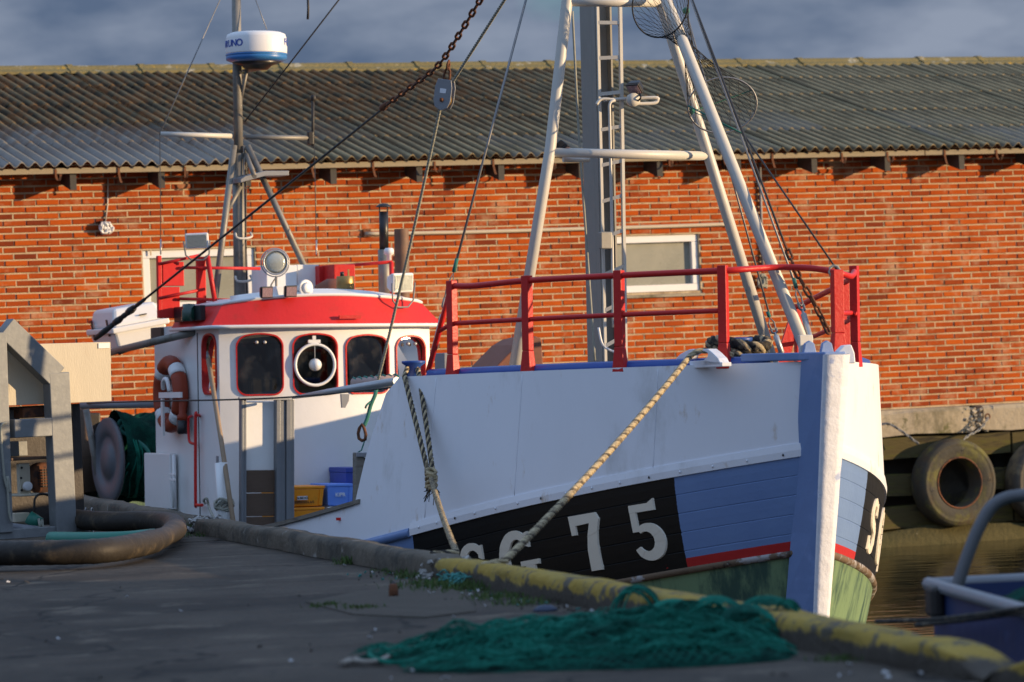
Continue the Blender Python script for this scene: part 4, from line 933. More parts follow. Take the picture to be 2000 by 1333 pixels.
# ------------------------------------------------------------------ wheelhouse
HW = .985
def af(b_): return 9.17 + .19 * (b_ / HW) ** 2
def FW(b_, z, off=0.0):     # point on the curved front
    sl_ = .38 * b_ / HW ** 2; n_ = V((1, sl_)).normalized()     # outward: forward (-a) and sideways
    return B(af(b_) - n_.x * off, b_ + n_.y * off, z)
def FP(x, y):
    a = 9.3
    for _ in range(8): q = BA(x, y, a); a = af(q.y)
    return q.y, q.z
WZB, WZT = -.42, 1.60
AFT = BB(303, 760, HW).x
house = MB()
def win_shape(x0, x1, z0, z1, r=.07, arch=.04, n=5):
    z0 += .022; r = min(r, (x1 - x0) * .45)
    pts = []
    for cx, cy, a0 in ((x1 - r, z0 + r, -90), (x1 - r, z1 - r - arch, 0), (x0 + r, z1 - r - arch, 90), (x0 + r, z0 + r, 180)):
        for k in range(n + 1):
            a_ = rad(a0 + 90 * k / n); pts.append((cx + r * math.cos(a_), cy + r * math.sin(a_)))
        if a0 == 0:
            for k in range(1, 6):
                f = k / 6; pts.append((x1 - r + (x0 + r - x1 + r) * f, z1 - arch))
    cx_, hw_ = (x0 + x1) / 2, (x1 - x0) / 2; zm_ = (z0 + z1) / 2
    return [(x, z + (arch if z > zm_ else -.022) * (1 - ((x - cx_) / hw_) ** 2)) for x, z in pts]
def panel(outer, holes, fmap, xs, mb, smooth=True):        # flat polygon with holes, sliced in x, mapped to 3-D
    bm = bmesh.new(); es = []
    for lp in [outer] + holes:
        vs_ = [bm.verts.new((x, z, 0)) for x, z in lp]; es += [bm.edges.new((vs_[i], vs_[(i + 1) % len(vs_)])) for i in range(len(vs_))]
    bmesh.ops.triangle_fill(bm, edges=es, use_beauty=True, use_dissolve=False)
    for x in xs: bmesh.ops.bisect_plane(bm, geom=bm.verts[:] + bm.edges[:] + bm.faces[:], plane_co=(x, 0, 0), plane_no=(1, 0, 0))
    bm.verts.ensure_lookup_table(); bm.verts.index_update()
    mb.add([fmap(v.co.x, v.co.y) for v in bm.verts], [[v.index for v in f.verts] for f in bm.faces], smooth); bm.free()
fw_ = []
for x0, x1, y0, y1 in ((464, 551, 653, 773), (574, 657, 653, 771), (677, 757, 655, 770), (775, 842, 657, 769)):
    bl_, zb = FP(x0, y1); br_, zt = FP(x1, y0); zc0 = FP((x0 + x1) / 2, y1)[1]; zc1 = FP((x0 + x1) / 2, y0)[1]
    fw_.append((max(min(bl_, br_), -HW + .06), max(bl_, br_), zc0, zc1))
holes = [win_shape(*w_) for w_ in fw_]
panel([(-HW, WZB), (HW, WZB), (HW, WZT), (-HW, WZT)], holes, lambda x, z: FW(x, z), [-HW + k * HW / 12 for k in range(1, 24)], house)
s0 = BB(424, 770, HW); s1 = BB(396, 655, HW); sw_ = (s0.x, s1.x, s0.z, s1.z); CA = af(HW)
def SWm(x, z, off=0.0): return B(x, HW + off, z)
panel([(CA, WZB), (AFT, WZB), (AFT, WZT), (CA, WZT)], [win_shape(*sw_)], SWm, [], house, False)
house.add([B(CA, -HW, WZB), B(AFT, -HW, WZB), B(AFT, -HW, WZT), B(CA, -HW, WZT)], [(0, 1, 2, 3)])
for y0, y1 in ((HW, .42), (.34, -HW)): house.add([B(AFT, y0, WZB), B(AFT, y1, WZB), B(AFT, y1, WZT), B(AFT, y0, WZT)], [(0, 1, 2, 3)])
house.add([B(AFT, .42, WZB), B(AFT, .34, WZB), B(AFT, .34, .9), B(AFT, .42, .9)], [(0, 1, 2, 3)])
house.add([B(CA + .05, HW, WZT - .004), B(AFT, HW, WZT - .004), B(AFT, -HW, WZT - .004), B(CA + .05, -HW, WZT - .004)], [(0, 1, 2, 3)])
ho = obj('wheelhouse', house, M['white'], boat, fix=False)
inn = MB(); inn.box(B((CA + AFT) / 2, 0, .55), AFT - CA - .15, 1.9, .05, BAX); obj('cabin_sole', inn, M['wood'], ho)
obj('cabin_lining', MB().box(B(AFT - .04, .66, .75), .02, .46, 1.4, BAX).box(B(AFT - .04, -.30, .75), .02, 1.24, 1.4, BAX).box(B(9.9, -HW + .03, .8), 1.0, .02, 1.5, BAX), M['lining'], ho)
obj('console', MB().box(B(9.62, -.1, .72), .28, 1.3, .34, BAX), M['wood'], ho, bevel=.02)
obj('screen', MB().box(B(9.66, -.42, 1.0), .06, .32, .22, BAX), M['black'], ho, bevel=.01)
obj('helm_seat', MB().box(B(10.1, .25, .85), .12, .4, .55, BAX).box(B(9.95, .25, .62), .35, .4, .08, BAX), M['black'], ho, bevel=.02)
def wframe(shape, fmap, mt, parent, w_=.017, prd=.014):
    mb = MB(); n = len(shape); cx = sum(p[0] for p in shape) / n; cz = sum(p[1] for p in shape) / n; rows = []
    def sc_(p, d_):
        v = V((p[0] - cx, p[1] - cz)); l = v.length; return (cx + v.x * (1 + d_ / l), cz + v.y * (1 + d_ / l))
    for i in range(n + 1):
        p = shape[i % n]; a_ = sc_(p, w_ * .8); c_ = sc_(p, -w_ * .25)
        rows.append([fmap(*a_, .001), fmap(*a_, prd), fmap(*c_, prd), fmap(*c_, -.03)])
    mb.sheet(rows, False); return obj('window_frame', mb, mt, parent)
def wpane(shape, fmap, parent, off=-.012, mt=None):
    mb = MB(); n = len(shape); zlo = min(z for _, z in shape); mb.add([fmap(x, z, off - .075 * (z - zlo)) for x, z in shape], [list(range(n))]); return obj('window_pane', mb, mt or M['glass'], parent, fix=False)
for i, sh_ in enumerate(holes):
    wframe(sh_, FW, M['redold'], ho, .013); wpane(sh_, FW, ho)
wframe(win_shape(*sw_), SWm, M['redold'], ho, .016); wpane(win_shape(*sw_), SWm, ho)
# clear-view screen in the second window, bolts in the first and fourth
b2, z2 = FP(614, 713); cvc = FW(b2, z2, .0); sl2 = .38 * b2 / HW ** 2; nrm = (BF * 1 + BS * sl2).normalized(); sx_ = nrm.cross(BZ).normalized(); R2 = .178
cv = part('clear_view_screen', boat, cvc)
obj('rim', MB().tube([cvc + nrm * .02 + (sx_ * math.cos(a) + BZ * math.sin(a)) * R2 for a in [2 * math.pi * k / 40 for k in range(40)]], .014, 8, closed=True), M['plasticwhite'], cv)
obj('disc', MB().lathe([(R2, 0), (R2, .004)], cvc + nrm * .012, nrm, 40), M['glass'], cv)
obj('hub', MB().lathe([(.055, 0), (.052, .03), (.04, .055), (.018, .07), (0, .072)], cvc + nrm * .017, nrm, 20), M['plasticwhite'], cv)
obj('spoke', MB().bar(cvc + nrm * .02 + BZ * .05, cvc + nrm * .02 + BZ * R2, .006, .006, nrm), M['alu'], cv)
obj('bracket', MB().bar(cvc + nrm * .0 + BZ * (R2 + .012), cvc + BZ * (R2 + .04), .11, .03, nrm).bar(cvc + BZ * (R2 + .041), cvc + BZ * (R2 + .075), .03, .02, nrm), M['plasticwhite'], cv)
for x, y in ((501, 669), (517, 669), (798, 672), (812, 672)):
    b_, z_ = FP(x, y); obj('window_bolt', MB().lathe([(.016, 0), (.016, .012), (.006, .016)], FW(b_, z_, -.011), nrm, 12), M['alu'], ho)
for x, y0, y1, w_, mt in ((797, 690, 760, .022, M['pipe']), (806, 690, 765, .012, M['red']), (815, 690, 740, .03, M['alu'])):
    b_, z0_ = FP(x, y1); z1_ = FP(x, y0)[1]; obj('wiper_arm', MB().bar(FW(b_, z0_, -.06), FW(b_, z1_, -.06), w_, .01, nrm), mt, ho)
# roof with red sloping fascia
def ring(off, z, cam=0.0, n=20):
    pts = []
    for k in range(n + 1):
        b_ = HW - 2 * HW * k / n; p = loc(FW(b_, z, off)); bb_ = p.y
        pts.append(B(p.x, bb_ + (off if k == 0 else -off if k == n else 0) * .9, z + cam * (1 - (b_ / HW) ** 2)))
    o_ = off; return [B(AFTR, HW + o_, z)] + pts + [B(AFTR, -HW - o_, z)]
ZR = FP(655, 636)[1]; AFTR = BB(334, 642, HW + .07).x
r0, r1 = ring(.075, ZR + .0), ring(-.045, ZR + .20, .07); r2 = ring(-.3, ZR + .26, .07); r00 = ring(.0, ZR - .01)
rf = MB(); rf.sheet([r0[:2], r1[:2]], False); rf.sheet([r0[1:-1], r1[1:-1]], True); rf.sheet([r0[-2:], r1[-2:]], False); ro = obj('wheelhouse_roof', rf, M['red'], boat)
obj('roof_top', MB().sheet([r1, r2], True).add(r2, [list(range(len(r2)))]), M['white'], ro)
obj('soffit', MB().sheet([[p + BZ * -.012 for p in r0], r00], False).add(r00, [list(range(len(r00)))]), M['white'], ro)
obj('lower_trim', MB().tube([p - BZ * .002 for p in r0], .018, 6), M['white'], ro); obj('upper_trim', MB().tube(r1, .016, 6), M['white'], ro)
b_, z_ = FP(676, 620); obj('scorched_handle', MB().bar(FW(b_ + .10, z_, .085), FW(b_ - .10, z_, .085), .02, .03, BZ), M['redold'], ro)
# side fittings
xs_ = BB(388, 800, HW).x
obj('door_gap', MB().box(B(xs_, HW + .001, .55), .012, .008, 1.95, BAX), M['black'], ho)
hr = part('grab_rail', boat, B(xs_, HW, .3))
def SB_(x, y, o=.06): return Bp(x, y, b=HW + o)
obj('rail', MB().tube(smooth_path([SB_(390, 812, .0), SB_(384, 812), SB_(382, 820), SB_(382, 975), SB_(384, 986), SB_(395, 987)], 4), .014, 8), M['red'], hr)
obj('rail', MB().tube(smooth_path([SB_(375, 813, .0), SB_(370, 815), SB_(368, 822), SB_(369, 858), SB_(374, 866), SB_(381, 867)], 4), .012, 8), M['red'], hr)
lk0 = BB(300, 885, HW + .02); lk1 = BB(346, 995, HW + .02)
lck = part('side_locker', boat, B(lk0.x, HW, lk1.z))
obj('door', MB().box(B((lk0.x + lk1.x) / 2 + .05, HW + .05, (lk0.z + lk1.z) / 2), abs(lk0.x - lk1.x) + .1, .06, lk0.z - lk1.z, BAX), M['white'], lck, bevel=.01)
obj('hinge', MB().tube([SB_(340, 888, .11), SB_(341, 992, .11)], .018, 8), M['white'], lck)
for y in (927, 938): obj('latch', MB().box(SB_(337, y, .115), .16, .02, .022, BAX), M['white'], lck, bevel=.004)
obj('scupper_slot', MB().box(SB_(425, 918, .003), .05, .008, .24, BAX), M['steelgrey'], ho)

# ------------------------------------------------------------------ things on the wheelhouse roof
AR = 9.75
def rb(x, y, a=AR): return Bp(x, y, a=a)
rrl = part('roof_railing', boat, rb(360, 590)); RD = M['red']
def pbox(x0, y0, x1, y1, a, depth, mt, name, parent, bev=.006):
    c = rb((x0 + x1) / 2, (y0 + y1) / 2, a); e = rb(x1, (y0 + y1) / 2, a) - rb(x0, (y0 + y1) / 2, a); hgt = (rb((x0 + x1) / 2, y0, a) - rb((x0 + x1) / 2, y1, a)).length
    return obj(name, MB().box(c, depth, e.length, hgt, BAX), mt, parent, bevel=bev)
for x0, y0, x1, y1, nm in ((316, 512, 358, 559, 'light_board'), (314, 561, 350, 622, 'light_board'), (307, 500, 315, 622, 'post'), (384, 502, 401, 598, 'post')): pbox(x0, y0, x1, y1, 10.35, .05, RD, nm, rrl)
for pts in (((312, 516), (390, 499)), ((312, 583), (400, 565)), ((356, 523), (508, 525)), ((350, 584), (505, 588))): obj('rail', MB().tube([rb(x, y, 10.3) for x, y in pts], .014, 8), M['redold'], rrl)
obj('brace', MB().tube([rb(405, 500, 10.3), rb(420, 592, 10.2)], .022, 8), M['redold'], rrl)
obj('post', MB().tube([rb(764, 512, 9.9), rb(766, 578, 9.9)], .02, 8), RD, rrl); obj('rail', MB().tube([rb(640, 522, 10.3), rb(766, 512, 9.9)], .015, 8), M['redold'], rrl)
pbox(616, 520, 642, 575, 10.4, .2, M['redold'], 'post', rrl); pbox(641, 518, 682, 575, 10.2, .3, M['redold'], 'vent_box', rrl)
obj('roof_vent', MB().lathe([(.16, 0), (.16, .10), (.05, .16), (0, .16)], rb(650, 580, 10.0), BZ, 16), M['redbrown'], ro)
for x0, y0, x1, y1, a in ((506, 520, 565, 580, 10.5), (566, 519, 608, 580, 10.6)): pbox(x0, y0, x1, y1, a, .4, M['white'], 'engine_casing', ro)
fn = part('brass_vent', boat, rb(674, 572, 9.6)); c = rb(675, 573, 9.6)
obj('body', MB().lathe([(.08, -.02), (.08, .145), (.075, .15), (0, .151)], c, BZ, 20), M['brass'], fn); obj('cap', MB().lathe([(.018, 0), (.018, .035), (0, .04)], c + BZ * .151 + BS * .03, BZ, 10), M['black'], fn)
obj('spout', MB().bar(c + BZ * .152 - BS * .03, c + BZ * .21 - BS * .03, .014, .014, BF), M['brass'], fn)
ex = part('exhaust_stack', boat, rb(752, 575, 10.4)); c0, c1 = rb(752, 590, 10.4), rb(750, 488, 10.4)
obj('lower_pipe', MB().tube([c0, c1], .056, 16), M['pole'], ex); c2 = rb(749, 414, 10.4); obj('upper_pipe', MB().tube([c1, c2], .042, 16), M['black'], ex)
obj('rain_cap', MB().lathe([(.0, .035), (.04, .03), (.072, .004), (.072, 0)], rb(749, 405, 10.4), BZ, 16), M['black'], ex)
for s_ in (-1, 1): obj('cap_stay', MB().bar(c2 + BS * s_ * .036 - BZ * .02, c2 + BS * s_ * .04 + BZ * .05, .01, .01, BF), M['black'], ex)
ex2 = part('exhaust_stack', boat, rb(784, 575, 10.6)); obj('pipe', MB().tube([rb(786, 590, 10.6), rb(784, 448, 10.6)], .068, 18, caps=False), M['rustbrown'], ex2)
obj('pipe_mouth', MB().lathe([(.055, -.02), (.060, 0)], rb(784, 450, 10.6), BZ, 18), M['black'], ex2)
gm = part('antenna', boat, rb(760, 515, 10.0)); c = rb(760, 512, 10.0)
obj('stub', MB().lathe([(.022, 0), (.022, .06), (.045, .07), (.045, .11), (.03, .125), (0, .126)], c, BZ, 14), M['plasticwhite'], gm)
def box_lamp(cx, cy, a, wpx, hpx, aim, name):
    c = rb(cx, cy, a); q_ = part('floodlight', boat, c); ax = V(aim).normalized(); s_ = ax.cross(Zv).normalized(); u_ = s_.cross(ax); k = c.y / FOC
    w_, h_ = wpx * k, hpx * k
    obj('housing', MB().bar(c - ax * .13, c - ax * .03, w_ * .8, h_ * .55, u_, w_, h_).bar(c - ax * .0295, c, w_, h_, u_), M['plasticwhite'], q_, bevel=.012)
    obj('lens', MB().bar(c + ax * .001, c + ax * .006, w_ * .84, h_ * .78, u_), M['lamp'], q_)
    obj('yoke', MB().tube([c + s_ * w_ * .56, c + s_ * w_ * .5 - u_ * h_ * .9, c + s_ * w_ * .25 - u_ * h_ * 1.25, c - s_ * w_ * .25 - u_ * h_ * 1.25, c - s_ * w_ * .5 - u_ * h_ * .9, c - s_ * w_ * .56], .008, 6), M['galv'], q_); return q_
box_lamp(384, 471, 10.2, 46, 30, BF * .85 + BS * .45 - Zv * .12, 'l'); box_lamp(788, 553, 9.2, 50, 38, BF * .95 - BS * .25 - Zv * .1, 'r')
sl_ = part('searchlight', boat, rb(539, 575, 9.6)); c = rb(538, 513, 9.6); ax = (BF * .95 + BS * .2 + Zv * .05).normalized()
obj('reflector', MB().lathe([(0, -.09), (.06, -.08), (.10, -.03), (.107, 0), (.10, .004)], c, ax, 24), M['galv'], sl_); obj('lens', MB().lathe([(.098, .0), (.07, .014), (.03, .02), (0, .021)], c + ax * .002, ax, 24), M['lamp'], sl_)
s_ = ax.cross(Zv).normalized(); u_ = s_.cross(ax)
obj('rim', MB().tube([c + ax * .006 + (s_ * math.cos(t_) + u_ * math.sin(t_)) * .106 for t_ in [2 * math.pi * k / 28 for k in range(28)]], .009, 6, closed=True), M['alu'], sl_)
obj('guard_ring', MB().tube([c - ax * .02 + (s_ * math.cos(t_) + u_ * math.sin(t_)) * .125 for t_ in [2 * math.pi * k / 28 for k in range(28)]], .006, 6, closed=True), M['alu'], sl_)
obj('stand', MB().tube([c - u_ * .12, rb(540, 580, 9.6)], .012, 6).tube([c - u_ * .13 + s_ * .0, rb(530, 556, 9.6), rb(526, 580, 9.6)], .008, 6), M['pole'], sl_)
for x, y in ((520, 571), (567, 569)): flood(rb(x, y, 9.18), BF - Zv * .15 - BS * .15, .115, .10, boat)
pbox(536, 560, 560, 582, 9.35, .1, M['plasticwhite'], 'lamp_bracket', ro)
c = rb(597, 563, 9.3); obj('horn', MB().lathe([(.075, 0), (.072, .012), (.03, -.0), (.025, -.12), (.0, -.12)], c, BF - BS * .3, 20), M['plasticwhite'], ro); obj('horn_cap', MB().lathe([(.05, .016), (.03, .03), (0, .032)], c, BF - BS * .3, 16), M['plasticwhite'], ro)
# side lantern in its dark screen
ln = part('side_lantern', boat, SB_(370, 625)); 
def pb2(x0, y0, x1, y1, b_, depth, mt, name, parent):
    p0 = BB(x0, y1, b_); p1 = BB(x1, y0, b_); return obj(name, MB().box(B((p0.x + p1.x) / 2, b_, (p0.z + p1.z) / 2), abs(p0.x - p1.x), depth, abs(p1.z - p0.z), BAX), mt, parent, bevel=.006)
pb2(345, 596, 396, 630, HW + .06, .05, M['black'], 'screen', ln); c = SB_(369, 628, .12)
obj('lens', MB().lathe([(.06, -.0), (.066, .02), (.066, .09), (.055, .115), (.055, .15), (0, .155)], c, BZ, 16), mat('green_lantern_glass', (.01, .05, .035), .12, var=.1, spec=.8), ln)

# ------------------------------------------------------------------ radar mast behind the wheelhouse
AM = 10.9; rm = part('radar_mast', boat, rb(468, 585, AM))
obj('pole', MB().tube([rb(461, -30, AM), rb(463, 130, AM), rb(466, 300, AM)], .042, 14), M['pole'], rm); obj('lower_pole', MB().tube([rb(465, 300, AM), rb(470, 620, AM)], .058, 14), M['pole'], rm)
for p0, p1, r_ in (((457, 285), (418, 600), .03), ((483, 285), (614, 562), .03), ((452, 345), (420, 600), .0), ((480, 300), (497, 345), .022)):
    if r_: obj('stay_leg', MB().tube([rb(*p0, AM - .05), rb(*p1, AM - .35)], r_, 10), M['pole'], rm)
obj('stay_leg', MB().tube([rb(470, 365, AM - .1), rb(440, 420, AM - .15)], .02, 8), M['pole'], rm)
obj('yard', MB().tube([rb(313, 262, AM), rb(452, 266, AM)], .022, 8), M['pipe'], rm); obj('yard', MB().tube([rb(478, 268, AM), rb(606, 270, AM)], .022, 8), M['pole'], rm)
obj('platform', MB().prism([rb(452, 350, AM), rb(500, 337, AM), rb(546, 337, AM), rb(546, 346, AM), rb(500, 347, AM), rb(452, 360, AM)], BF * .25), M['steelgrey'], rm, bevel=.004)
for y in (462, 546): obj('step', MB().tube(smooth_path([rb(460, y - 6, AM - .07), rb(463, y + 3, AM - .1), rb(480, y + 4, AM - .1), rb(492, y, AM - .08), rb(488, y - 8, AM - .06)], 3), .011, 6), M['pipe'], rm)
obj('cable', MB().tube(smooth_path([rb(478, 290, AM - .07), rb(481, 330, AM - .08), rb(480, 450, AM - .08), rb(483, 580, AM - .08)], 4), .008, 5), M['black'], rm)
obj('whip_antenna', MB().tube([rb(611, 286, AM), rb(611, 195, AM)], .014, 8).lathe([(.02, 0), (.026, .02), (.02, .05), (0, .055)], rb(612, 197, AM), BZ, 10), M['darkwire'], rm)
obj('clamp', MB().box(rb(606, 270, AM), .05, .05, .12, BAX), M['black'], rm, bevel=.006)
obj('strut', MB().tube([rb(482, 138, AM - .1), rb(470, 195, AM)], .016, 8), M['pole'], rm)
c = rb(501, 118, AM - .22); RR_ = .282
rdm = part('radome', boat, c)
obj('cover', MB().lathe([(RR_ * .985, .055), (RR_ * .985, .065), (RR_ * .99, .10), (RR_ * .97, .20), (RR_ * .93, .232), (RR_ * .8, .248), (0, .26)], c, BZ, 40), M['plasticwhite'], rdm)
obj('band', MB().lathe([(RR_ * .78, -.02), (RR_ * .97, .0), (RR_ * .985, .03), (RR_ * .96, .036), (RR_ * .99, .042), (RR_ * .985, .0545)], c, BZ, 40), M['radarblue'], rdm)
obj('base', MB().lathe([(.0, -.085), (.10, -.085), (.14, -.05), (RR_ * .78, -.021), (RR_ * .5, -.02)], c, BZ, 32), M['black'], rdm)
obj('bracket', MB().box(c - BZ * .075 - BF * .14, .24, .10, .02, BAX), M['pole'], rdm)
_tc = {}
def text_mesh(s, size, mt):
    cu = bpy.data.curves.new('txt', 'FONT'); cu.body = s; cu.size = size; cu.extrude = .0012; cu.align_x = 'CENTER'; cu.offset = size * .018
    o = bpy.data.objects.new('txt', cu); col.objects.link(o); dg = bpy.context.evaluated_depsgraph_get(); me = bpy.data.meshes.new_from_object(o.evaluated_get(dg)); bpy.data.objects.remove(o); bpy.data.curves.remove(cu)
    me.materials.clear(); me.materials.append(mt); return me
def put_text(name, me, p, xdir, ydir, parent):
    o = link(name, me, V(p), parent); x = V(xdir).normalized(); y = V(ydir).normalized(); z = x.cross(y); o.rotation_euler = Matrix((x, y, z)).transposed().to_euler(); return o
RX = V((1, 0, 0)); cc = c + BZ * .12
for i, ch in enumerate('FURUNO'):
    for base in (241.0 - 5 * 13.0, 343.0):
        th_ = rad(base + i * 13.0); dr = V((math.cos(th_), math.sin(th_), 0)); tx = V((-math.sin(th_), math.cos(th_), 0))
        put_text('radome_lettering', text_mesh(ch, .088, M['printblue']), cc + dr * (RR_ * .985 + .001), tx, BZ, rdm)
for k_, (x0, y0) in enumerate(((313, 498), (617, 500))):
    obj('aerial_wire', MB().tube([rb(x0 + 1, y0, 10.35), rb(x0 - (1 if k_ == 0 else 3), 262 if k_ == 0 else 285, AM)], .004, 5), M['darkwire'], rm)
    obj('insulator', MB().tube([rb(x0 + 1, y0 - 2, 10.35), rb(x0 + 1, y0 - 30, 10.4)], .008, 6), M['alu'], rm)

# ------------------------------------------------------------------ deck gear in front of and beside the wheelhouse
AD = 8.45
pd = part('deck_pound', boat, rb(520, 1010, AD))
def upost(x0, x1, y0, y1, a, mt, name='post', depth=.07):
    p0, p1 = rb((x0 + x1) / 2, y1, a), rb((x0 + x1) / 2, y0, a); w_ = (rb(x1, y0, a) - rb(x0, y0, a)).length; return obj(name, MB().bar(p0, p1, w_, depth, BF), mt, pd, bevel=.004)
for x0, x1 in ((537, 545), (545.4, 556), (556.4, 566), (566.4, 573)): upost(x0, x1, 776, 1045, AD, M['post_alu'], depth=.05 if x0 in (545.4, 566.4) else .08)
upost(469, 474, 780, 1040, AD, M['post_alu']); upost(475, 480, 782, 1040, AD, M['post_alu'], depth=.04)
upost(480, 537, 784, 919, AD + .04, M['white'], 'panel', .02)
for y0, y1 in ((919, 963), (964, 1009), (1010, 1040)): upost(470, 537, y0, y1 - .6, AD + .02, M['wood'], 'pound_board', .03)
upost(466, 573, 776, 782, AD - .03, M['alu'], 'top_channel', .03)
# vertical wash pipe, bunch of rope round it
wp_ = part('stanchion', boat, SB_(438, 1000)); obj('pipe', MB().tube([SB_(432, 905, .25), SB_(441, 1050, .25)], .055, 12), M['white'], wp_)
# grey framed board by the rail
gb = part('hatch_board', boat, rb(720, 980, 6.3)); 
def gbar(x0, y0, x1, y1, a, mt, nm, dp=.05): 
    p0, p1 = rb((x0 + x1) / 2, y1, a), rb((x0 + x1) / 2, y0, a); obj(nm, MB().bar(p0, p1, (rb(x1, y0, a) - rb(x0, y0, a)).length, dp, BF), mt, gb, bevel=.006)
gbar(692, 884, 708, 1010, 6.3, M['woodgrey'], 'post', .08); gbar(694, 884, 750, 893, 6.28, M['steelgrey'], 'top_rail', .09)
gbar(709, 894, 745, 955, 6.33, M['wood'], 'board', .03); gbar(709, 956, 740, 1000, 6.33, M['wood'], 'board', .03)
# steel roller spar in front of the windows, wound with twine
spv = part('net_roller', boat, rb(720, 757, 7.6))
sp0, sp1 = rb(572, 777, 8.3), rb(775, 745, 6.6)
obj('spar', MB().tube([sp0, sp0.lerp(sp1, .35), sp1], [.012, .028, .036], 10), M['alu'], spv)
w0_, w1_ = rb(690, 752, 7.7), rb(775, 745, 7.4); obj('sleeve', MB().tube([w0_, w1_], .055, 12), mat('pinkish_sleeve', (.38, .27, .24), .7, var=.2, vs=10), spv)
L_ = (w1_ - w0_).length; hel = [w0_.lerp(w1_, k / 70) + (BZ * math.cos(k * .65) + BF * math.sin(k * .65)) * .06 for k in range(71)]
obj('winding', MB().tube(hel, .009, 5), M['ropegreen'], spv)
obj('end_plate', MB().prism([rb(664, 770, 8.6), rb(680, 770, 8.6), rb(679, 783, 8.6), rb(672, 797, 8.6), rb(666, 797, 8.6)], BF * .03), M['steelgrey'], spv)
# unseen side panel added along the port rail to shade the wheelhouse front
obj('added_shade_side', MB().sheet([[H(a, zd(a) + .2, -1, -.03), B(a, -hb(a, 0) + .05, 1.02 + .012 * a)] for a in [3.5 + .5 * k for k in range(12)]], False), M['hullwhite'], boat)
# winch parts behind the bow: bracket by the wheelhouse and the curved red-brown guard
wb = part('winch', boat, rb(865, 710, 6.0)); pbox(858, 690, 874, 726, 6.0, .2, M['steelgrey'], 'bracket', wb)
obj('guard', MB().prism([rb(x, y, 5.0) for x, y in ((915, 722), (936, 700), (960, 676), (980, 664), (996, 660), (1006, 664), (1010, 722))], BF * .5), M['redbrown'], wb, bevel=.01)
# aft gantry pipes
gy = part('stern_gantry', boat, SB_(240, 790)); 
obj('boom', MB().tube([SB_(200, 692, .25), SB_(300, 668, .22), SB_(385, 648, -.02)], .034, 10), M['pole'], gy)
obj('rail', MB().tube([rb(160, 792, 12.2), rb(305, 790, 11.3)], .036, 10), M['steelgrey'], gy)
obj('post', MB().tube([rb(168, 800, 12.3), rb(200, 975, 12.3)], .032, 10), M['pole'], gy)
pbox(304, 640, 340, 662, 11.0, .3, M['wood'], 'cradle', gy)
# net drum
nd_ = part('net_drum', boat, rb(240, 960, 12.0)); dc = rb(214, 900, 12.0); dax = (BF * .28 - BS * .96).normalized(); DR = .40
dax = (BS * .97 + BF * .06).normalized()
obj('flange', MB().lathe([(.0, .03), (.15, .03), (.16, .012), (.24, .012), (.25, .03), (DR * .97, .03), (DR, .02), (DR, .0), (.0, .0)], dc, dax, 36), M['drumgrey'], nd_)
# ------------------------------------------------------------------ net wound on the drum
rr = random.Random(21)
mb = MB(); rows = []; ax = -dax; sx_ = ax.cross(Zv).normalized(); uz_ = sx_.cross(ax)
for i in range(19):
    row = []; f = i / 18
    for k in range(37):
        t_ = 2 * math.pi * k / 36; r_ = .36 + .05 * math.sin(f * 7 + t_ * 2) + .03 * math.sin(t_ * 5 + f * 11) + (.09 * math.exp(-((t_ - 1.2) / .6) ** 2)) - .10 * f * f
        row.append(dc + ax * (.02 + f * .8) + (sx_ * math.cos(t_) + uz_ * math.sin(t_)) * r_)
    rows.append(row)
obj('wound_net', mb.sheet(rows), M['netbase'], nd_)
tw = MB()
for q in range(26):
    f0 = rr.uniform(.03, .9); ph = rr.uniform(0, 6); pts = []
    for k in range(26):
        t_ = ph + k * .16; f = f0 + .05 * math.sin(k * .3 + q); r_ = .375 + .05 * math.sin(f * 7 + t_ * 2) + .03 * math.sin(t_ * 5 + f * 11) - .10 * f * f
        pts.append(dc + ax * (.02 + f * .8) + (sx_ * math.cos(t_) + uz_ * math.sin(t_)) * r_)
    tw.tube(pts, .007, 5)
tag(obj('twine', tw, M['net'], nd_), kind='stuff')
obj('head_rope', MB().tube(smooth_path([rb(230, 832, 11.9), rb(236, 822, 11.9), rb(241, 830, 11.9), rb(236, 842, 11.8), rb(262, 858, 11.7), rb(288, 880, 11.6), rb(302, 920, 11.5), rb(304, 960, 11.5)], 5), .02, 7), M['ropegreen'], nd_)
nhc = rb(285, 880, 12.6); rows = []
for i in range(13):
    f = i / 12; rows.append([nhc + BZ * (.34 * math.cos(f * 1.75) + .02 * math.sin(k * 1.3 + i)) + (BF * math.cos(2 * math.pi * k / 24) * .8 + BS * math.sin(2 * math.pi * k / 24)) * ((.36 + .05 * math.sin(k * 1.05 + 1) + .03 * math.sin(k * 2.6 + i * .8)) * math.sin(f * 1.75)) for k in range(25)])
obj('net_heap', MB().sheet(rows), M['netbase'], nd_)
obj('net_heap', MB().sheet([[p - BZ * .42 + BF * .25 + BS * .12 for p in r] for r in rows]), M['netbase'], nd_)
wc = part('winch_housing', boat, rb(160, 960, 12.9)); obj('side_plate', MB().box(rb(150, 900, 12.9), .3, .4, .9, BAX), M['iron'], wc, bevel=.02)
obj('spool', MB().tube([rb(150, 800, 12.7), rb(172, 960, 12.7)], .12, 12), M['wood'], wc)

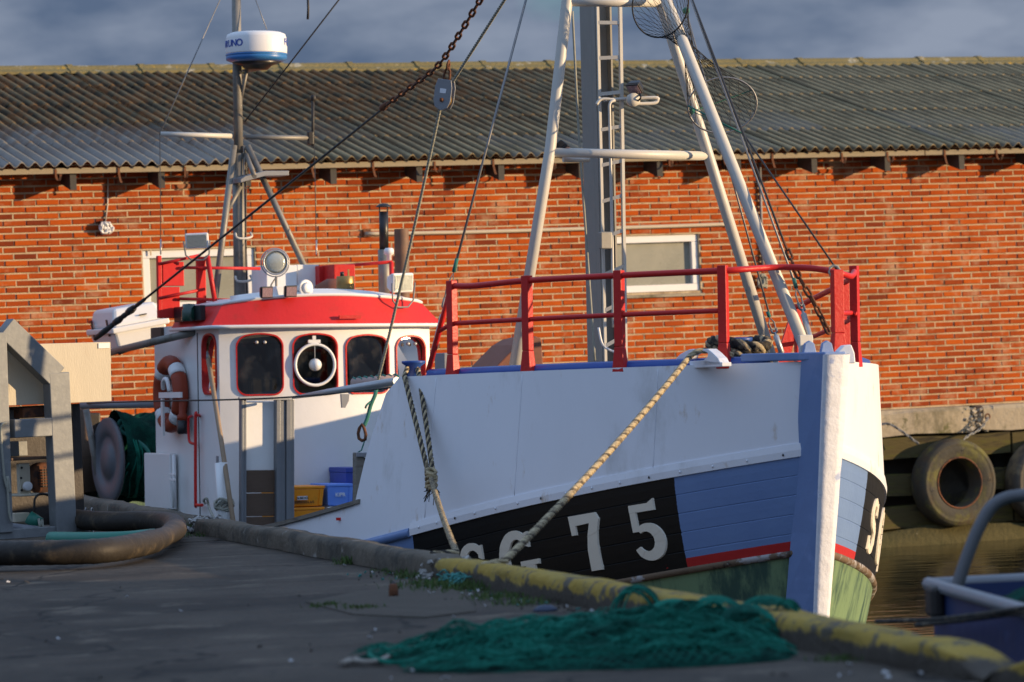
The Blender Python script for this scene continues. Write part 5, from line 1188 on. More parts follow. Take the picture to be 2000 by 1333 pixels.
# ------------------------------------------------------------------ loose gear aboard
c = Bp(333, 770, b=HW + .075); R_ = .275
lr = thing('life_ring', 'orange life ring with white bands hanging on the wheelhouse side', 'life ring', c - BZ * .35)
def ring_seg(t0, t1, mt, nm, rm_=.072):
    n = max(3, int(abs(t1 - t0) / .13)); obj(nm, MB().tube([c + (-BF * math.cos(t) + BZ * math.sin(t)) * R_ for t in [t0 + (t1 - t0) * k / n for k in range(n + 1)]], rm_, 12), mt, lr)
for k in range(4):
    t0 = rad(45 + 90 * k); ring_seg(t0 + .17, t0 + math.pi / 2 - .17, M['orange'], 'segment'); ring_seg(t0 - .169, t0 + .169, M['plasticwhite'], 'band', .0735)
hg = thing('life_ring_holder', 'white steel bracket holding the orange life ring', 'bracket', c - BZ * .4)
obj('cross_bar', MB().box(Bp(333, 772, b=HW + .16), .60, .02, .05, BAX), M['white'], hg); obj('upright', MB().box(Bp(318, 815, b=HW + .155), .05, .02, .33, BAX), M['white'], hg)
obj('hook', MB().tube(smooth_path([Bp(319, 760, b=HW + .15), Bp(319, 745, b=HW + .17), Bp(326, 742, b=HW + .17), Bp(331, 765, b=HW + .16)], 4), .02, 7), M['white'], hg)
ll = thing('life_ring_light', 'small orange and black life ring light below the ring', 'light', Bp(357, 850, b=HW + .06))
obj('body', MB().lathe([(.05, .12), (.05, .16), (.032, .18), (.03, .30), (0, .31)], Bp(357, 848, b=HW + .08), BZ, 12), M['orange'], ll); obj('base', MB().lathe([(.04, 0), (.052, .02), (.052, .119)], Bp(357, 848, b=HW + .08), BZ, 12), M['black'], ll)
# white plastic raft case on the gantry
tilt = .17; e2 = (BS * math.cos(tilt) - BZ * math.sin(tilt)); e3 = (BZ * math.cos(tilt) + BS * math.sin(tilt)); e1 = -BF
cf = rb(272, 637, 12.5)
lc = thing('raft_case', 'white plastic raft case with lid strapped behind the wheelhouse', 'raft case', cf - BZ * .2)
RAX = (e1, e2, e3)
obj('tub', MB().bar(cf + e1 * .36 - e3 * .20, cf + e1 * .36 - e3 * .02, .70, .46, e2, .78, .53), M['plasticwhite'], lc, bevel=.025)
obj('rim', MB().box(cf + e1 * .36 + e3 * .0, .84, .57, .055, RAX), M['plasticwhite'], lc, bevel=.012)
obj('lid', MB().bar(cf + e1 * .36 + e3 * .026, cf + e1 * .36 + e3 * .20, .78, .52, e2, .64, .42), M['plasticwhite'], lc, bevel=.03)
for k in (.12, .6): obj('strap', MB().box(cf + e1 * k + e2 * .27 + e3 * .03, .03, .012, .16, RAX), M['black'], lc)
obj('red_tag', MB().box(cf + e1 * .66 + e2 * .258 + e3 * .10, .07, .02, .03, RAX), M['red'], lc); obj('mark', MB().box(cf - e1 * .002 - e2 * .05 + e3 * .1, .05, .07, .012, RAX), M['print'], lc)
obj('cargo_net', MB().tube(smooth_path([rb(232, 690, 11.4), rb(260, 680, 11.3), rb(285, 672, 11.35), rb(308, 660, 11.4)], 5), .02, 6), M['darkwire'], lc)
# boat hook
p0, p1 = Bp(457, 1030, b=HW + .33), Bp(407, 702, b=HW + .05)
bh = thing('boat_hook', 'long wooden boat hook leaning against the wheelhouse corner', 'boat hook', p0)
obj('shaft', MB().tube([p0, p0.lerp(p1, .5) + BF * .012, p1], .021, 8), M['woodpole'], bh); obj('tip', MB().tube([p1, p1 + (p1 - p0).normalized() * .10], [.022, .006], 8), M['galv'], bh)
tr = thing('tied_rope', 'grey rope tied round the white stanchion low on the wheelhouse side', 'rope', SB_(420, 1000)); tm = MB()
for q in range(6):
    cx = SB_(437 + rr.uniform(-2, 2), 980 + q * 2.2, .25); tm.tube([cx + (BF * math.cos(t) * .075 + BS * math.sin(t) * .075 + BZ * .03 * math.sin(2 * t + q)) for t in [k * .45 for k in range(14)]], .011, 6, closed=True)
tm.tube(smooth_path([SB_(402, 985, .2), SB_(398, 978, .22), SB_(404, 974, .22), SB_(408, 990, .2), SB_(418, 1012, .25), SB_(430, 1020, .25)], 4), .011, 6)
obj('coil', tm, M['ropegrey'], tr)
# crates
def crate(name, label, x0, x1, y0, y1, a, mt, cat='crate', depth=.42, txts=(), band=True):
    pl = rb(x0, y1, a); pr = rb(x1, y1, a); w_ = (pr - pl).length; h_ = (rb((x0 + x1) / 2, y0, a) - rb((x0 + x1) / 2, y1, a)).length
    base = (pl + pr) / 2; o = thing(name, label, cat, base, 'crates stacked in front of the wheelhouse')
    c_ = base - BF * (depth / 2)
    obj('body', MB().bar(c_ + BZ * .0, c_ + BZ * (h_ * .86), w_ * .9, depth * .9, -BF, w_ * .97, depth * .97), mt, o, bevel=.008)
    obj('rim', MB().bar(c_ + BZ * (h_ * .861), c_ + BZ * h_ * .995, w_, depth, -BF), mt, o, bevel=.006)
    if band:
        for s_ in (-1, 1): obj('corner_rib', MB().bar(c_ + BF * depth * .455 - BS * s_ * w_ * .40 + BZ * .01, c_ + BF * depth * .478 - BS * s_ * w_ * .43 + BZ * h_ * .85, .03, .02, BF), mt, o)
    for s, sz, fx, fz, m_ in txts:
        p = c_ + BF * (depth * .49 + .006) - BS * (fx * w_) + BZ * (h_ * fz); put_text('lettering', text_mesh(s, sz, m_), p, -BS, BZ, o)
    return o
AC = 8.62
co = crate('fish_crate', 'orange fish crate with black lettering, upper one of its stack', 540, 636, 950, 990, AC, M['crateorange'], txts=(('. ESPERSEN A/S', .030, .05, .16, M['print']),))
pb_ = rb(590, 973, AC) + BF * .012; obj('paper_label', MB().box(pb_, .003, .092, .032, BAX), M['printwhite'], co); put_text('lettering', text_mesh('N.IMOGS', .026, M['print']), pb_ + BF * .003 - BZ * .009, -BS, BZ, co)
crate('fish_crate', 'orange fish crate below the lettered orange one', 541, 635, 991.5, 1032, AC, M['crateorange'])
crate('fish_crate', 'light blue fish crate with white KIPR lettering beside the orange crates', 640, 690, 945, 988, AC, M['crateblue'], txts=(('KIPR', .046, .0, .42, M['printwhite']),))
wc_ = crate('fish_crate', 'white fish crate under the blue KIPR crate', 641, 690, 989.5, 1030, AC, M['plasticwhite'])
obj('grip_hole', MB().box(rb(672, 998, AC) + BF * .014, .01, .07, .03, BAX), M['black'], wc_, bevel=.004)
crate('fish_crate', 'dark blue crate standing behind the light blue crate', 677, 712, 913, 985, AC + .12, M['cratedark'], band=False)

# ------------------------------------------------------------------ rigging
rg = part('rigging', boat, rb(700, 400, 7))
def wire(pts, r_, mt, nm='stay_wire', parent=None): return obj(nm, MB().tube(pts, r_, 6), mt, parent or rg)
wa, wb_ = SB_(186, 662, .45), rb(748, 213, 6.6)
wire([wa, wb_], .011, M['darkwire'], 'boom_wire')
wt = wa.lerp(wb_, .06)
for f0, f1, r_ in ((0, .07, .028), (.075, .1, .034), (.1, .125, .026), (.125, .15, .036), (.15, .19, .02)): obj('tarred_splice', MB().tube([wa.lerp(wb_, f0), wa.lerp(wb_, (f0 + f1) / 2), wa.lerp(wb_, f1)], [r_ * .8, r_, r_ * .8], 8), M['darkwire'], rg)
wire([rb(668, -8, 9.5), rb(478, 238, AM)], .007, M['darkwire']); wire([rb(433, -8, AM), rb(312, 262, AM)], .006, M['steelwire']); wire([rb(497, -6, AM - .1), rb(521, 58, AM - .2)], .005, M['steelwire'])
wire([rb(601, -8, 9.5), rb(602, 18, 9.5), rb(601, 38, 9.5)], .012, M['darkwire'], 'halyard_hook')
wire([Bp(1030, -10, a=3.0), Bp(887, 528, a=3.1)], .010, M['steelwire'])
def turnbuckle(p0, p1, green=True):
    p0, p1 = V(p0), V(p1); q_ = part('turnbuckle', boat, p1); L = lambda f: p0.lerp(p1, f)
    if green: obj('serving', MB().tube([L(-.14), L(.0)], .014, 8), M['ropegreen'], q_)
    s_ = (p1 - p0).cross(BF).normalized()
    obj('thimble', MB().tube([L(.0), L(.14) + s_ * .022, L(.26) + s_ * .018, L(.30), L(.26) - s_ * .018, L(.14) - s_ * .022], .006, 6, closed=True), M['galv'], q_)
    obj('shackle', MB().tube([L(.27) + s_ * .02, L(.36) + s_ * .02, L(.38), L(.36) - s_ * .02, L(.27) - s_ * .02], .009, 6), M['galv'], q_)
    obj('barrel', MB().tube([L(.36), L(.42), L(.45), L(.85), L(.88), L(1)], [.010, .010, .021, .021, .010, .010], 8), M['alu'], q_); return q_
turnbuckle(Bp(886, 532, a=3.1), Bp(838, 722, a=3.15))
wire([Bp(1338, 15, a=2.72), Bp(1502, 612, a=2.6)], .008, M['steelwire']); turnbuckle(Bp(1503, 620, a=2.6), Bp(1531, 702, a=2.55))
wire([Bp(1347, -8, a=2.7), Bp(1553, 555, a=.8)], .008, M['steelwire']); turnbuckle(Bp(1555, 562, a=.75), Bp(1588, 682, a=.33))
wire([Bp(1349, -8, a=2.7), Bp(1452, 262, a=1.7), Bp(1530, 470, a=.8)], .009, M['darkwire']); wire([Bp(1452, 262, a=1.7), Bp(1638, 532, a=.42)], .007, M['darkwire'])
wire(smooth_path([Bp(1118, 22, a=3.3), Bp(1130, 250, a=3.32), Bp(1146, 480, a=3.34), Bp(1162, 705, a=3.3)], 6), .010, M['ropegrey'], 'halyard')
wire(smooth_path([SB_(170, 788, .35), SB_(300, 784, .33), SB_(450, 781, .3), rb(580, 775, 8.0), rb(770, 757, 6.5)], 6), .008, M['darkwire'], 'guy_line')
obj('rail_lashing', MB().tube([Bp(1630, 530, a=.42) + V((math.cos(k * .8) * .035, math.sin(k * .8) * .02, math.sin(k * .8) * .035)) for k in range(24)], .010, 6), M['ropegrey'], rg)
pth = [rb(748, 210, 6.6), rb(800, 172, 6.1), rb(856, 128, 5.6), rb(898, 66, 5.1), rb(945, -12, 4.6)]
ch = thing('hoisting_chain', 'rusty chain running diagonally down from the mast top towards the pulley block', 'chain', pth[0]); chain_links(smooth_path(pth, 6), .104, .0105, M['rust'], 'link', ch)
obj('end_shackle', MB().tube([pth[0] + (wb_ - wa).normalized() * -.03, pth[0], pth[0] + (pth[1] - pth[0]) * .2], [.022, .032, .02], 8), M['rust'], ch)
pth = [Bp(1530, 470, a=.8), Bp(1560, 540, a=.65), Bp(1590, 592, a=.55), Bp(1616, 645, a=.5)]
ch2 = thing('bow_chain', 'rusty chain hanging inside the red bow railing by the stem', 'chain', pth[-1]); chain_links(smooth_path(pth, 5), .095, .0095, M['rust'], 'link', ch2)
# pulley block
pc_ = rb(868, 186, 5.55); blk_ = thing('pulley_block', 'grey steel pulley block hanging from the rusty chain', 'pulley block', pc_ - Zv * .12); axb = (BF * .75 + BS * .66).normalized(); hx = axb.cross(Zv).normalized()
tl_ = V((0, 0, 1)) * .97 - hx * .18; tl_.normalize(); hx = axb.cross(tl_).normalized()
sh_ = [(-.055, .12), (.055, .12), (.07, .06), (.07, -.05), (.052, -.10), (0, -.125), (-.052, -.10), (-.07, -.05), (-.07, .06)]
for k, s_ in enumerate((.035, -.047)): obj('cheek', MB().prism([pc_ + hx * x + tl_ * z + axb * s_ for x, z in sh_], axb * .012), M['steelgrey'], blk_, bevel=.004)
obj('sheave', MB().lathe([(.058, -.028), (.06, -.026), (.05, 0), (.06, .026), (.058, .028)], pc_ - tl_ * .04, axb, 24), M['brass'], blk_); obj('pin', MB().lathe([(.016, -.055), (.016, .058), (.0, .062)], pc_ - tl_ * .04, axb, 12), M['rust'], blk_)
obj('paper_label', MB().box(pc_ + tl_ * .03 + axb * .0478, .05, .035, .001, (hx, tl_, axb)), M['printwhite'], blk_)
obj('swivel', MB().tube([pc_ + tl_ * .10, pc_ + tl_ * .13 + hx * .025, pc_ + tl_ * .19 + hx * .02, pc_ + tl_ * .215, pc_ + tl_ * .19 - hx * .02, pc_ + tl_ * .13 - hx * .025], .011, 7, closed=True), M['rust'], blk_)
obj('top_shackle', MB().tube([pc_ + tl_ * .20 + axb * .02, pc_ + tl_ * .24 + axb * .024, pc_ + tl_ * .27, pc_ + tl_ * .24 - axb * .024, pc_ + tl_ * .20 - axb * .02], .010, 7, closed=True), M['rust'], blk_)
# fall of the tackle
f0 = rb(860, 210, 5.58); f1 = rb(737, 748, 7.35)
tk = thing('tackle_rope', 'grey-green hoisting rope running through the pulley block down to the rusty hook', 'rope', f1)
for s_ in strands(resample(rope_path(f0, f1, .04, 30), .02), .007, 3, .09): obj('strand', s_, M['ropegrey'], tk)
for s_ in strands(resample([rb(884, 160, 5.5), rb(992, -10, 4.4)], .02), .007, 3, .09): obj('strand', s_, M['ropegrey'], tk)
obj('tail', MB().tube(smooth_path([f1, rb(733, 770, 7.3), rb(724, 792, 7.3), rb(717, 818, 7.3), rb(711, 832, 7.3)], 5), .017, 7).tube(smooth_path([rb(724, 785, 7.3), rb(716, 792, 7.28), rb(714, 797, 7.3)], 3), .009, 5).tube([rb(712, 862, 7.3), rb(706, 880, 7.3), rb(698, 885, 7.3)], .006, 5), M['ropegreen'], tk)
hk = rb(707, 847, 7.28)
hko = thing('cargo_hook', 'small rusty teardrop hook hanging in front of the wheelhouse', 'hook', hk - Zv * .06); obj('ring', MB().tube([hk + hx * x + BZ * z for x, z in ((0, .075), (.022, .04), (.034, -.005), (.028, -.045), (0, -.06), (-.028, -.045), (-.034, -.005), (-.022, .04))], .014, 8, closed=True), M['rust'], hko)

# fyke net hung from the gallows
fy = thing('fyke_net', 'black fyke net on two hoops hanging beside the gallows', 'net', Bp(1411, 262, a=2.3))
def hoop(cx, cy, a, rx, ry, n=44, wv=0):
    c_ = Bp(cx, cy, a=a); u1 = (BS * .9 - BF * .30).normalized(); u2 = (Zv * .95 + BF * .25).normalized(); return [c_ + u1 * (math.cos(t) * rx) + u2 * (math.sin(t) * ry) for t in [2 * math.pi * k / n for k in range(n)]]
hA, hB = hoop(1290, 8, 2.4, .20, .24), hoop(1411, 206, 2.2, .245, .20)
obj('hoop', MB().tube(hA, .006, 6, closed=True), M['netdark'], fy); obj('hoop', MB().tube(hB, .007, 6, closed=True), M['steelwire'], fy)
nk = hoop(1346, 95, 2.35, .035, .03); n1_ = hoop(1318, 50, 2.38, .10, .10); n2_ = hoop(1368, 138, 2.28, .11, .08)
secs = [hA, n1_, nk, n2_, hB]; nt_ = MB()
def sec(f, k):
    f *= len(secs) - 1; i = min(int(f), len(secs) - 2); g_ = f - i; g_ = g_ * g_ * (3 - 2 * g_); kk = k % 44; k0 = int(kk); k1 = (k0 + 1) % 44; fr = kk - k0
    return secs[i][k0].lerp(secs[i][k1], fr).lerp(secs[i + 1][k0].lerp(secs[i + 1][k1], fr), g_)
for q in range(26):
    for sg in (1, -1): nt_.tube([sec(j / 40, q * 44 / 26 + sg * j * .35) for j in range(41)], .0017, 3, caps=False)
u1 = (BS * .8 + BF * .55).normalized()
def disc_net(h, sag):
    c_ = sum(h, V()) / len(h)
    for q in range(1, 9):
        f = q / 9
        for k0, k1 in ((int(22 * f), 44 - int(22 * f) - 1),): nt_.tube([h[k0].lerp(h[k1], j / 8) + V((0, 0, -sag * math.sin(math.pi * j / 8))) for j in range(9)], .0019, 3, caps=False)
disc_net(hB, .06)
tag(obj('netting', nt_, M['netdark'], fy), kind='stuff')
obj('bridle', MB().tube([hB[0], Bp(1452, 262, a=1.7)], .006, 5).tube([hB[18], Bp(1352, 218, a=2.5), Bp(1452, 262, a=1.7)], .004, 5), M['ropegreen'], fy)
for x, y in ((1340, 22), (1351, 217)): obj('lashing', MB().lathe([(.0, -.03), (.025, -.01), (.025, .015), (0, .03)], Bp(x, y, a=2.55), BZ, 8), M['ropegreen'], fy)

# ------------------------------------------------------------------ mooring lines
def laid(name, label, paths, r_, k, tw_, mats, knots=(), group='mooring lines'):
    o = thing(name, label, 'mooring line', paths[0][-1], group)
    for p in paths:
        for i, s_ in enumerate(strands(resample(p, .018), r_, k, tw_, n=6, sr=r_ * .95)): obj('strand', s_, mats[i % len(mats)], o)
    return o
ke = GP(986, 1096, GZ + .13); fl = Bp(1360, 694, b=loc(H(af_, zg(af_), 1, .0)).y + .01)
p2_ = smooth_path([fl + BS * -.25 + BF * .05, fl + BS * -.05 + BZ * .03, fl + BS * .03 + BZ * .005], 5) + rope_path(fl + BS * .05 - BZ * .01, ke, .035, 30) + [ke + KN * -.12 - Zv * .02]
laid('mooring_line', 'cream and black bow line running from the white fairlead down to the yellow kerb', [p2_], .0108, 4, .20, [M['ropecream'], M['ropecream'], M['ropecream'], M['ropetan']])
kn = Bp(842, 935, a=2.4); ke2 = GP(892, 1080, GZ + .12); KB = rb
l1 = [Bp(797, 716, a=3.2), Bp(790, 735, a=3.1)] + rope_path(Bp(791, 740, a=3.05), kn + BS * .01, .0, 14); l2 = [Bp(815, 716, a=3.2), Bp(819, 735, a=3.05)] + rope_path(Bp(820, 740, a=3.0), kn - BS * .02, .0, 14)
l3 = rope_path(kn, ke2, .03, 14) + [ke2 - KN * .15]
ml = laid('mooring_line', 'doubled cream and black line knotted halfway between the blue bitt and the kerb', [l1, l2, l3], .0100, 4, .15, [M['ropecream'], M['ropeblack'], M['ropecream'], M['ropeblack']])
km = MB()
for q in range(7): km.tube([kn + V((math.cos(t) * .035, math.sin(t) * .03, math.sin(t + q) * .02 + (q - 3) * .016)) for t in [k * .7 for k in range(9)]], .013, 6, closed=True)
obj('knot', km, M['ropecream'], ml)
fr_ = MB()
for q in range(26): fr_.tube([kn - Zv * .04 + V((rr.uniform(-.03, .03), rr.uniform(-.03, .03), rr.uniform(-.05, .03))), kn - Zv * .06 + V((rr.uniform(-.06, .06), rr.uniform(-.05, .05), rr.uniform(-.14, .0)))], .003, 3)
obj('frayed_end', fr_, M['ropeblack'], ml)
cr2 = thing('coiled_rope', 'thick black and cream braided rope coiled round the bitt inside the bow rail', 'rope', BITT - BZ * .12)
for q in range(5):
    R1 = .175 + .02 * math.sin(q * 2.1); ph = q * 1.3
    pth = [BITT + V((0, 0, -.12 + q * .042)) + (BF * math.cos(t) * R1 + BS * math.sin(t) * R1) + BZ * .025 * math.sin(t * 2 + ph) for t in [2 * math.pi * k / 40 for k in range(41)]]
    for i, s_ in enumerate(strands(resample(pth, .02), .019, 3, .16, ph)): obj('strand', s_, (M['ropeblack'], M['ropecream'], M['ropeblack'])[i], cr2)

# ================================================================== ON THE QUAY
FD = 27.9
fpz = P(100, 1050, FD); fp = thing('pump_frame', 'galvanised steel frame with pump parts and cream hopper standing on the quay', 'pump frame', V((fpz.x, FD, GZ)))
GA = rad(33); fx = V((math.cos(GA), math.sin(GA), 0)); fy_ = V((-math.sin(GA), math.cos(GA), 0)); FAX = (fx, fy_, Zv); F0 = GP(124, 1045, GZ)
def fpnt(x, y, dd=0.0): return hit(x, y, F0 + fy_ * dd, fy_)
def member(p0, p1, wpx, name='beam', dp=.12, mt=None, dd=0.0):
    return obj(name, MB().bar(fpnt(*p0, dd), fpnt(*p1, dd), wpx * FD / FOC, dp, fy_), mt or M['galv'], fp, bevel=.006)
member((109, 728), (124, 1041), 44, 'post'); member((-14, 650), (-1, 1041), 44, 'post'); member((6, 640), (106, 736), 46, 'brace', .118); member((22, 838), (97, 834), 36, 'cross_beam', .116); member((-60, 648), (-8, 646), 44, 'beam', .117)
obj('base_rail', MB().box(fpnt(60, 1041) + V((-.2, 0, 0)), 1.25, .3, .075, FAX), M['galv'], fp, bevel=.006)
hp = part('hopper', fp, fpnt(120, 790, .3)); t0, t1, t2, t3 = fpnt(-60, 676, .12), fpnt(216, 668, .12), fpnt(218, 784, .12), fpnt(-60, 796, .12)
obj('front_panel', MB().prism([t0, t1, t2, t3], fy_ * .02), M['cream'], hp, bevel=.004); obj('end_panel', MB().prism([t1 + fy_ * .021, t2 + fy_ * .021, t2 + fy_ * .6, t1 + fy_ * .6], fx * -.02), M['cream'], hp); obj('floor_panel', MB().prism([t3 + fy_ * .021, t2 + fy_ * .021 - fx * .02, t2 + fy_ * .6 - fx * .02, t3 + fy_ * .6], Zv * .02), M['cream'], hp)
obj('patch', MB().prism([fpnt(x, y, .117) for x, y in ((192, 671), (214, 670), (214, 680), (192, 681))], fy_ * -.004), M['plasticwhite'], hp)
pm_ = part('pump', fp, fpnt(60, 1000, .3))
bx = lambda x0, y0, x1, y1, dd, dp, mt, nm, bv=.006: obj(nm, MB().box(fpnt((x0 + x1) / 2, (y0 + y1) / 2, dd) + fy_ * dp / 2, (x1 - x0) * FD / FOC, dp, (y1 - y0) * FD / FOC, FAX), mt, pm_, bevel=bv)
bx(-40, 790, 175, 1045, .62, .04, M['iron'], 'dark_backing'); bx(37, 905, 61, 968, .2, .05, M['cream'], 'switch_plate'); bx(15, 862, 56, 892, .3, .2, M['galv'], 'box'); bx(18, 893, 96, 899, .15, .3, M['rustbrown'], 'shelf'); bx(40, 964, 100, 969, .15, .3, M['cream'], 'shelf')  # a dark sheet closes the open back of the frame
bx(28, 1002, 60, 1020, .2, .12, M['cream'], 'terminal_cover'); bx(22, 1022, 62, 1040, .25, .1, M['cream'], 'terminal_cover'); bx(42, 796, 92, 816, .15, .25, M['rust'], 'rusty_block'); bx(12, 800, 40, 822, .3, .2, M['galv'], 'box')
obj('cap', MB().lathe([(.034, 0), (.034, .03), (.028, .034), (0, .035)], fpnt(52, 950, .19), -fy_, 18), M['plasticwhite'], pm_)
mc = fpnt(88, 934, .2); obj('motor_cover', MB().lathe([(.115, .1), (.115, .02), (.10, 0), (.0, -.008)], mc, fy_, 24), M['rust'], pm_)
mh = MB()
for i in range(-4, 5):
    for j in range(-4, 5):
        if i * i + j * j < 15: mh.box(mc + fx * (i * .02) + Zv * (j * .02) - fy_ * .010, .010, .006, .010, FAX)
tag(obj('vent_hole', mh, M['black'], pm_), kind='stuff')
for x, y in ((42, 914), (41, 934), (42, 958)): obj('bolt', MB().lathe([(.009, 0), (.009, .006)], fpnt(x, y, .198), -fy_, 8), M['iron'], pm_)
obj('cable', MB().tube(smooth_path([fpnt(12, 826, -.08), fpnt(2, 835, -.08), fpnt(4, 880, -.08), fpnt(10, 940, -.08), fpnt(20, 962, -.08), fpnt(14, 930, -.08), fpnt(18, 1000, -.08), fpnt(23, 1020, -.08)], 5), .009, 6), M['ropegrey'], fp)
obj('cable', MB().tube(smooth_path([fpnt(68, 1000, .1), fpnt(68, 975, .1), fpnt(80, 965, .1), fpnt(96, 968, .12)], 4), .009, 6), M['iron'], fp)
kb = MB()
for q in range(6): kb.tube([fpnt(80 + rr.uniform(-6, 6), 1010 + rr.uniform(0, 8), .05), fpnt(78 + rr.uniform(-12, 12), 1022 + rr.uniform(-6, 18), .02), fpnt(82 + rr.uniform(-8, 8), 1036, .05)], .007, 5)
obj('tie_rope', kb, M['ropegrey'], fp); obj('green_sleeve', MB().tube([fpnt(56, 1010, .15), fpnt(78, 1024, .1)], .05, 10), M['hosegreen'], fp); obj('strut', MB().tube([fpnt(24, 1030, .1), fpnt(76, 1036, .05)], .03, 8), M['steelgrey'], fp)

# big suction hose looped on the ground
def gz(x, y, r_): return GP(x, y, GZ + r_)
hp_ = [(-120, 1084, .108), (-20, 1081, .108), (70, 1080, .107), (140, 1079, .10), (200, 1076, .098), (255, 1068, .10), (300, 1057, .10), (328, 1045, .102), (342, 1034, .103), (338, 1024, .102), (318, 1020, .10), (280, 1018, .10), (220, 1019, .10), (165, 1016, .10), (110, 1008, .10), (50, 997, .10), (-60, 980, .10)]
ctr = smooth_path([gz(x, y, r_) for x, y, r_ in hp_], 14); n = len(ctr); rads = []
for i in range(n):
    k = i / 14; r_ = hp_[min(int(k), len(hp_) - 1)][2]; rads.append(r_ * (1 + (.02 if i % 2 else -.0)) if k < 4 else r_)
hs_ = thing('suction_hose', 'thick black rubber hose bent back on itself on the quay', 'hose', V((ctr[70].x, ctr[70].y, GZ)))
ctr2 = resample(ctr, .045); n2 = len(ctr2); rd2 = [(.084 * (1 + (.03 if i % 2 else 0)) if i < 46 else .080 - .012 * math.exp(-((i - 60) / 9) ** 2)) for i in range(n2)]
obj('tube', MB().tube(ctr2, rd2, 18, flat=.9), M['rubber'], hs_)
cl = ctr[-38]
for q in (0, .05): obj('wire_clamp', MB().tube([gz(168 + q * 240, 1016.5, .088) + V((0, math.cos(t) * .095, math.sin(t) * .09)) for t in [k * .35 for k in range(18)]], .007, 5, closed=True), M['galv'], hs_)
gh = thing('green_hose', 'green hose lying inside the loop of the black hose', 'hose', gz(250, 1052, .03)); obj('tube', MB().tube(smooth_path([gz(100, 1052, .05), gz(180, 1053, .05), gz(250, 1051, .05), gz(300, 1046, .05)], 5), .048, 10), M['hosegreen'], gh)

# iron stub, small rubbish
p = GP(769, 1167, GZ); sb_ = thing('iron_stub', 'short rusty iron pipe stub standing upright on the quay', 'iron stub', p); ax2 = V((.15, -.25, .95)).normalized()
obj('pipe', MB().tube([p - Zv * .01, p + Zv * .035, p + Zv * .062, p + Zv * .07], [.024, .025, .022, .015], 14), M['rust'], sb_); obj('bore', MB().lathe([(.013, -.02), (.013, .003)], p + Zv * .068 - V((0, .006, 0)), V((-.35, -.75, .5)), 12), M['black'], sb_)
# grass tufts along kerb and patch
mgr = mat('quay_grass', (.045, .09, .015), .8, var=.5, vs=20, c2=(.10, .10, .03), thr=(.5, .7), ps=15)
gm_ = MB()
def tuft(p, n, s, hgt):
    for _ in range(n):
        b0 = p + V((rr.gauss(0, s), rr.gauss(0, s), 0)); l = V((rr.uniform(-.6, .6), rr.uniform(-.6, .6), 1)).normalized() * hgt * rr.uniform(.4, 1.1); wv = V((rr.uniform(-1, 1), rr.uniform(-1, 1), 0)).normalized() * .003
        gm_.add([b0 - wv, b0 + wv, b0 + l * .6 + wv * .6 + V((rr.uniform(-.006, .006), 0, 0)), b0 + l], [(0, 1, 2), (0, 2, 3)])
for x, y, n, s, h_ in ((640, 1184, 130, .04, .03), (705, 1190, 170, .05, .03), (660, 1186, 40, .05, .02), (690, 1101, 200, .045, .06), (800, 1122, 120, .07, .05), (825, 1128, 200, .09, .05), (880, 1146, 420, .12, .06), (930, 1152, 350, .12, .06), (985, 1168, 260, .10, .04), (1030, 1180, 160, .09, .04), (352, 1036, 260, .07, .09), (372, 1041, 260, .09, .08), (335, 1033, 100, .06, .10), (395, 1047, 90, .08, .04), (1210, 1215, 120, .08, .04), (850, 1140, 160, .1, .03), (760, 1115, 60, .05, .03), (1640, 1290, 90, .05, .03)): tuft(GP(x, y, GZ), n, s, h_)
obj('grass', gm_, mgr, label='low green grass growing along the foot of the kerb', cat='grass', kind='stuff')
lt = MB(); lt.mi = 0
for _ in range(70):
    x, y = rr.choice(((rr.uniform(0, 560), rr.uniform(1090, 1330)), (rr.uniform(560, 900), rr.uniform(1060, 1330)), (rr.uniform(820, 1060), rr.uniform(1140, 1190)), (rr.uniform(600, 1000), rr.uniform(1200, 1333)), (rr.uniform(1500, 1850), rr.uniform(1300, 1332)))); p = GP(x, y, GZ); k_ = (p - K0).dot(KN)
    if k_ > -.22: continue
    s = rr.uniform(.006, .022); u = V((rr.uniform(-1, 1), rr.uniform(-1, 1), .1)).normalized(); v = u.cross(Zv).normalized()
    lt.mi = 0 if rr.random() < .6 else 1; pr = [p + u * s + Zv * .004, p + v * s * .5 + Zv * .012, p - u * s + Zv * .006, p - v * s * .6 + Zv * .004]; lt.prism(pr, (0, 0, .004))
for _ in range(160):
    p = GP(rr.gauss(930, 90), 0, GZ) if False else K(kt(rr.uniform(17.2, 21.6)), -.24 - abs(rr.gauss(0, .1)), GZ); s = rr.uniform(.005, .018); lt.mi = rr.choice((0, 1, 1, 1, 2)); ax = Matrix.Rotation(rr.uniform(0, 6), 3, V((rr.random() + .01, rr.random(), rr.random())).normalized()); lt.box(p + Zv * s * .3, s, s * .7, s * .5, (ax.col[0], ax.col[1], ax.col[2]))
obj('litter', lt, [mat('white_scraps', (.5, .5, .5), .8), mat('dark_grit', (.06, .05, .04), .9, var=.5), mat('teal_scraps', (.03, .2, .18), .8)], label='small white shells and grit scattered on the quay', cat='litter', kind='stuff')
sc_ = thing('net_scrap', 'teal and grey scrap of net lying by the start of the yellow paint', 'net scrap', GP(885, 1135, GZ)); sm2 = MB()
for q in range(40): 
    b0 = GP(888 + rr.gauss(0, 9), 1134 + rr.gauss(0, 4), GZ + .02); sm2.tube(smooth_path([b0, b0 + V((rr.uniform(-.05, .05), rr.uniform(-.05, .05), rr.uniform(.0, .05))), b0 + V((rr.uniform(-.09, .09), rr.uniform(-.07, .07), rr.uniform(-.01, .04)))], 3), .005, 4)
obj('twine', sm2, mat('teal_twine', (.05, .24, .22), .8, var=.4), sc_, kind='stuff')

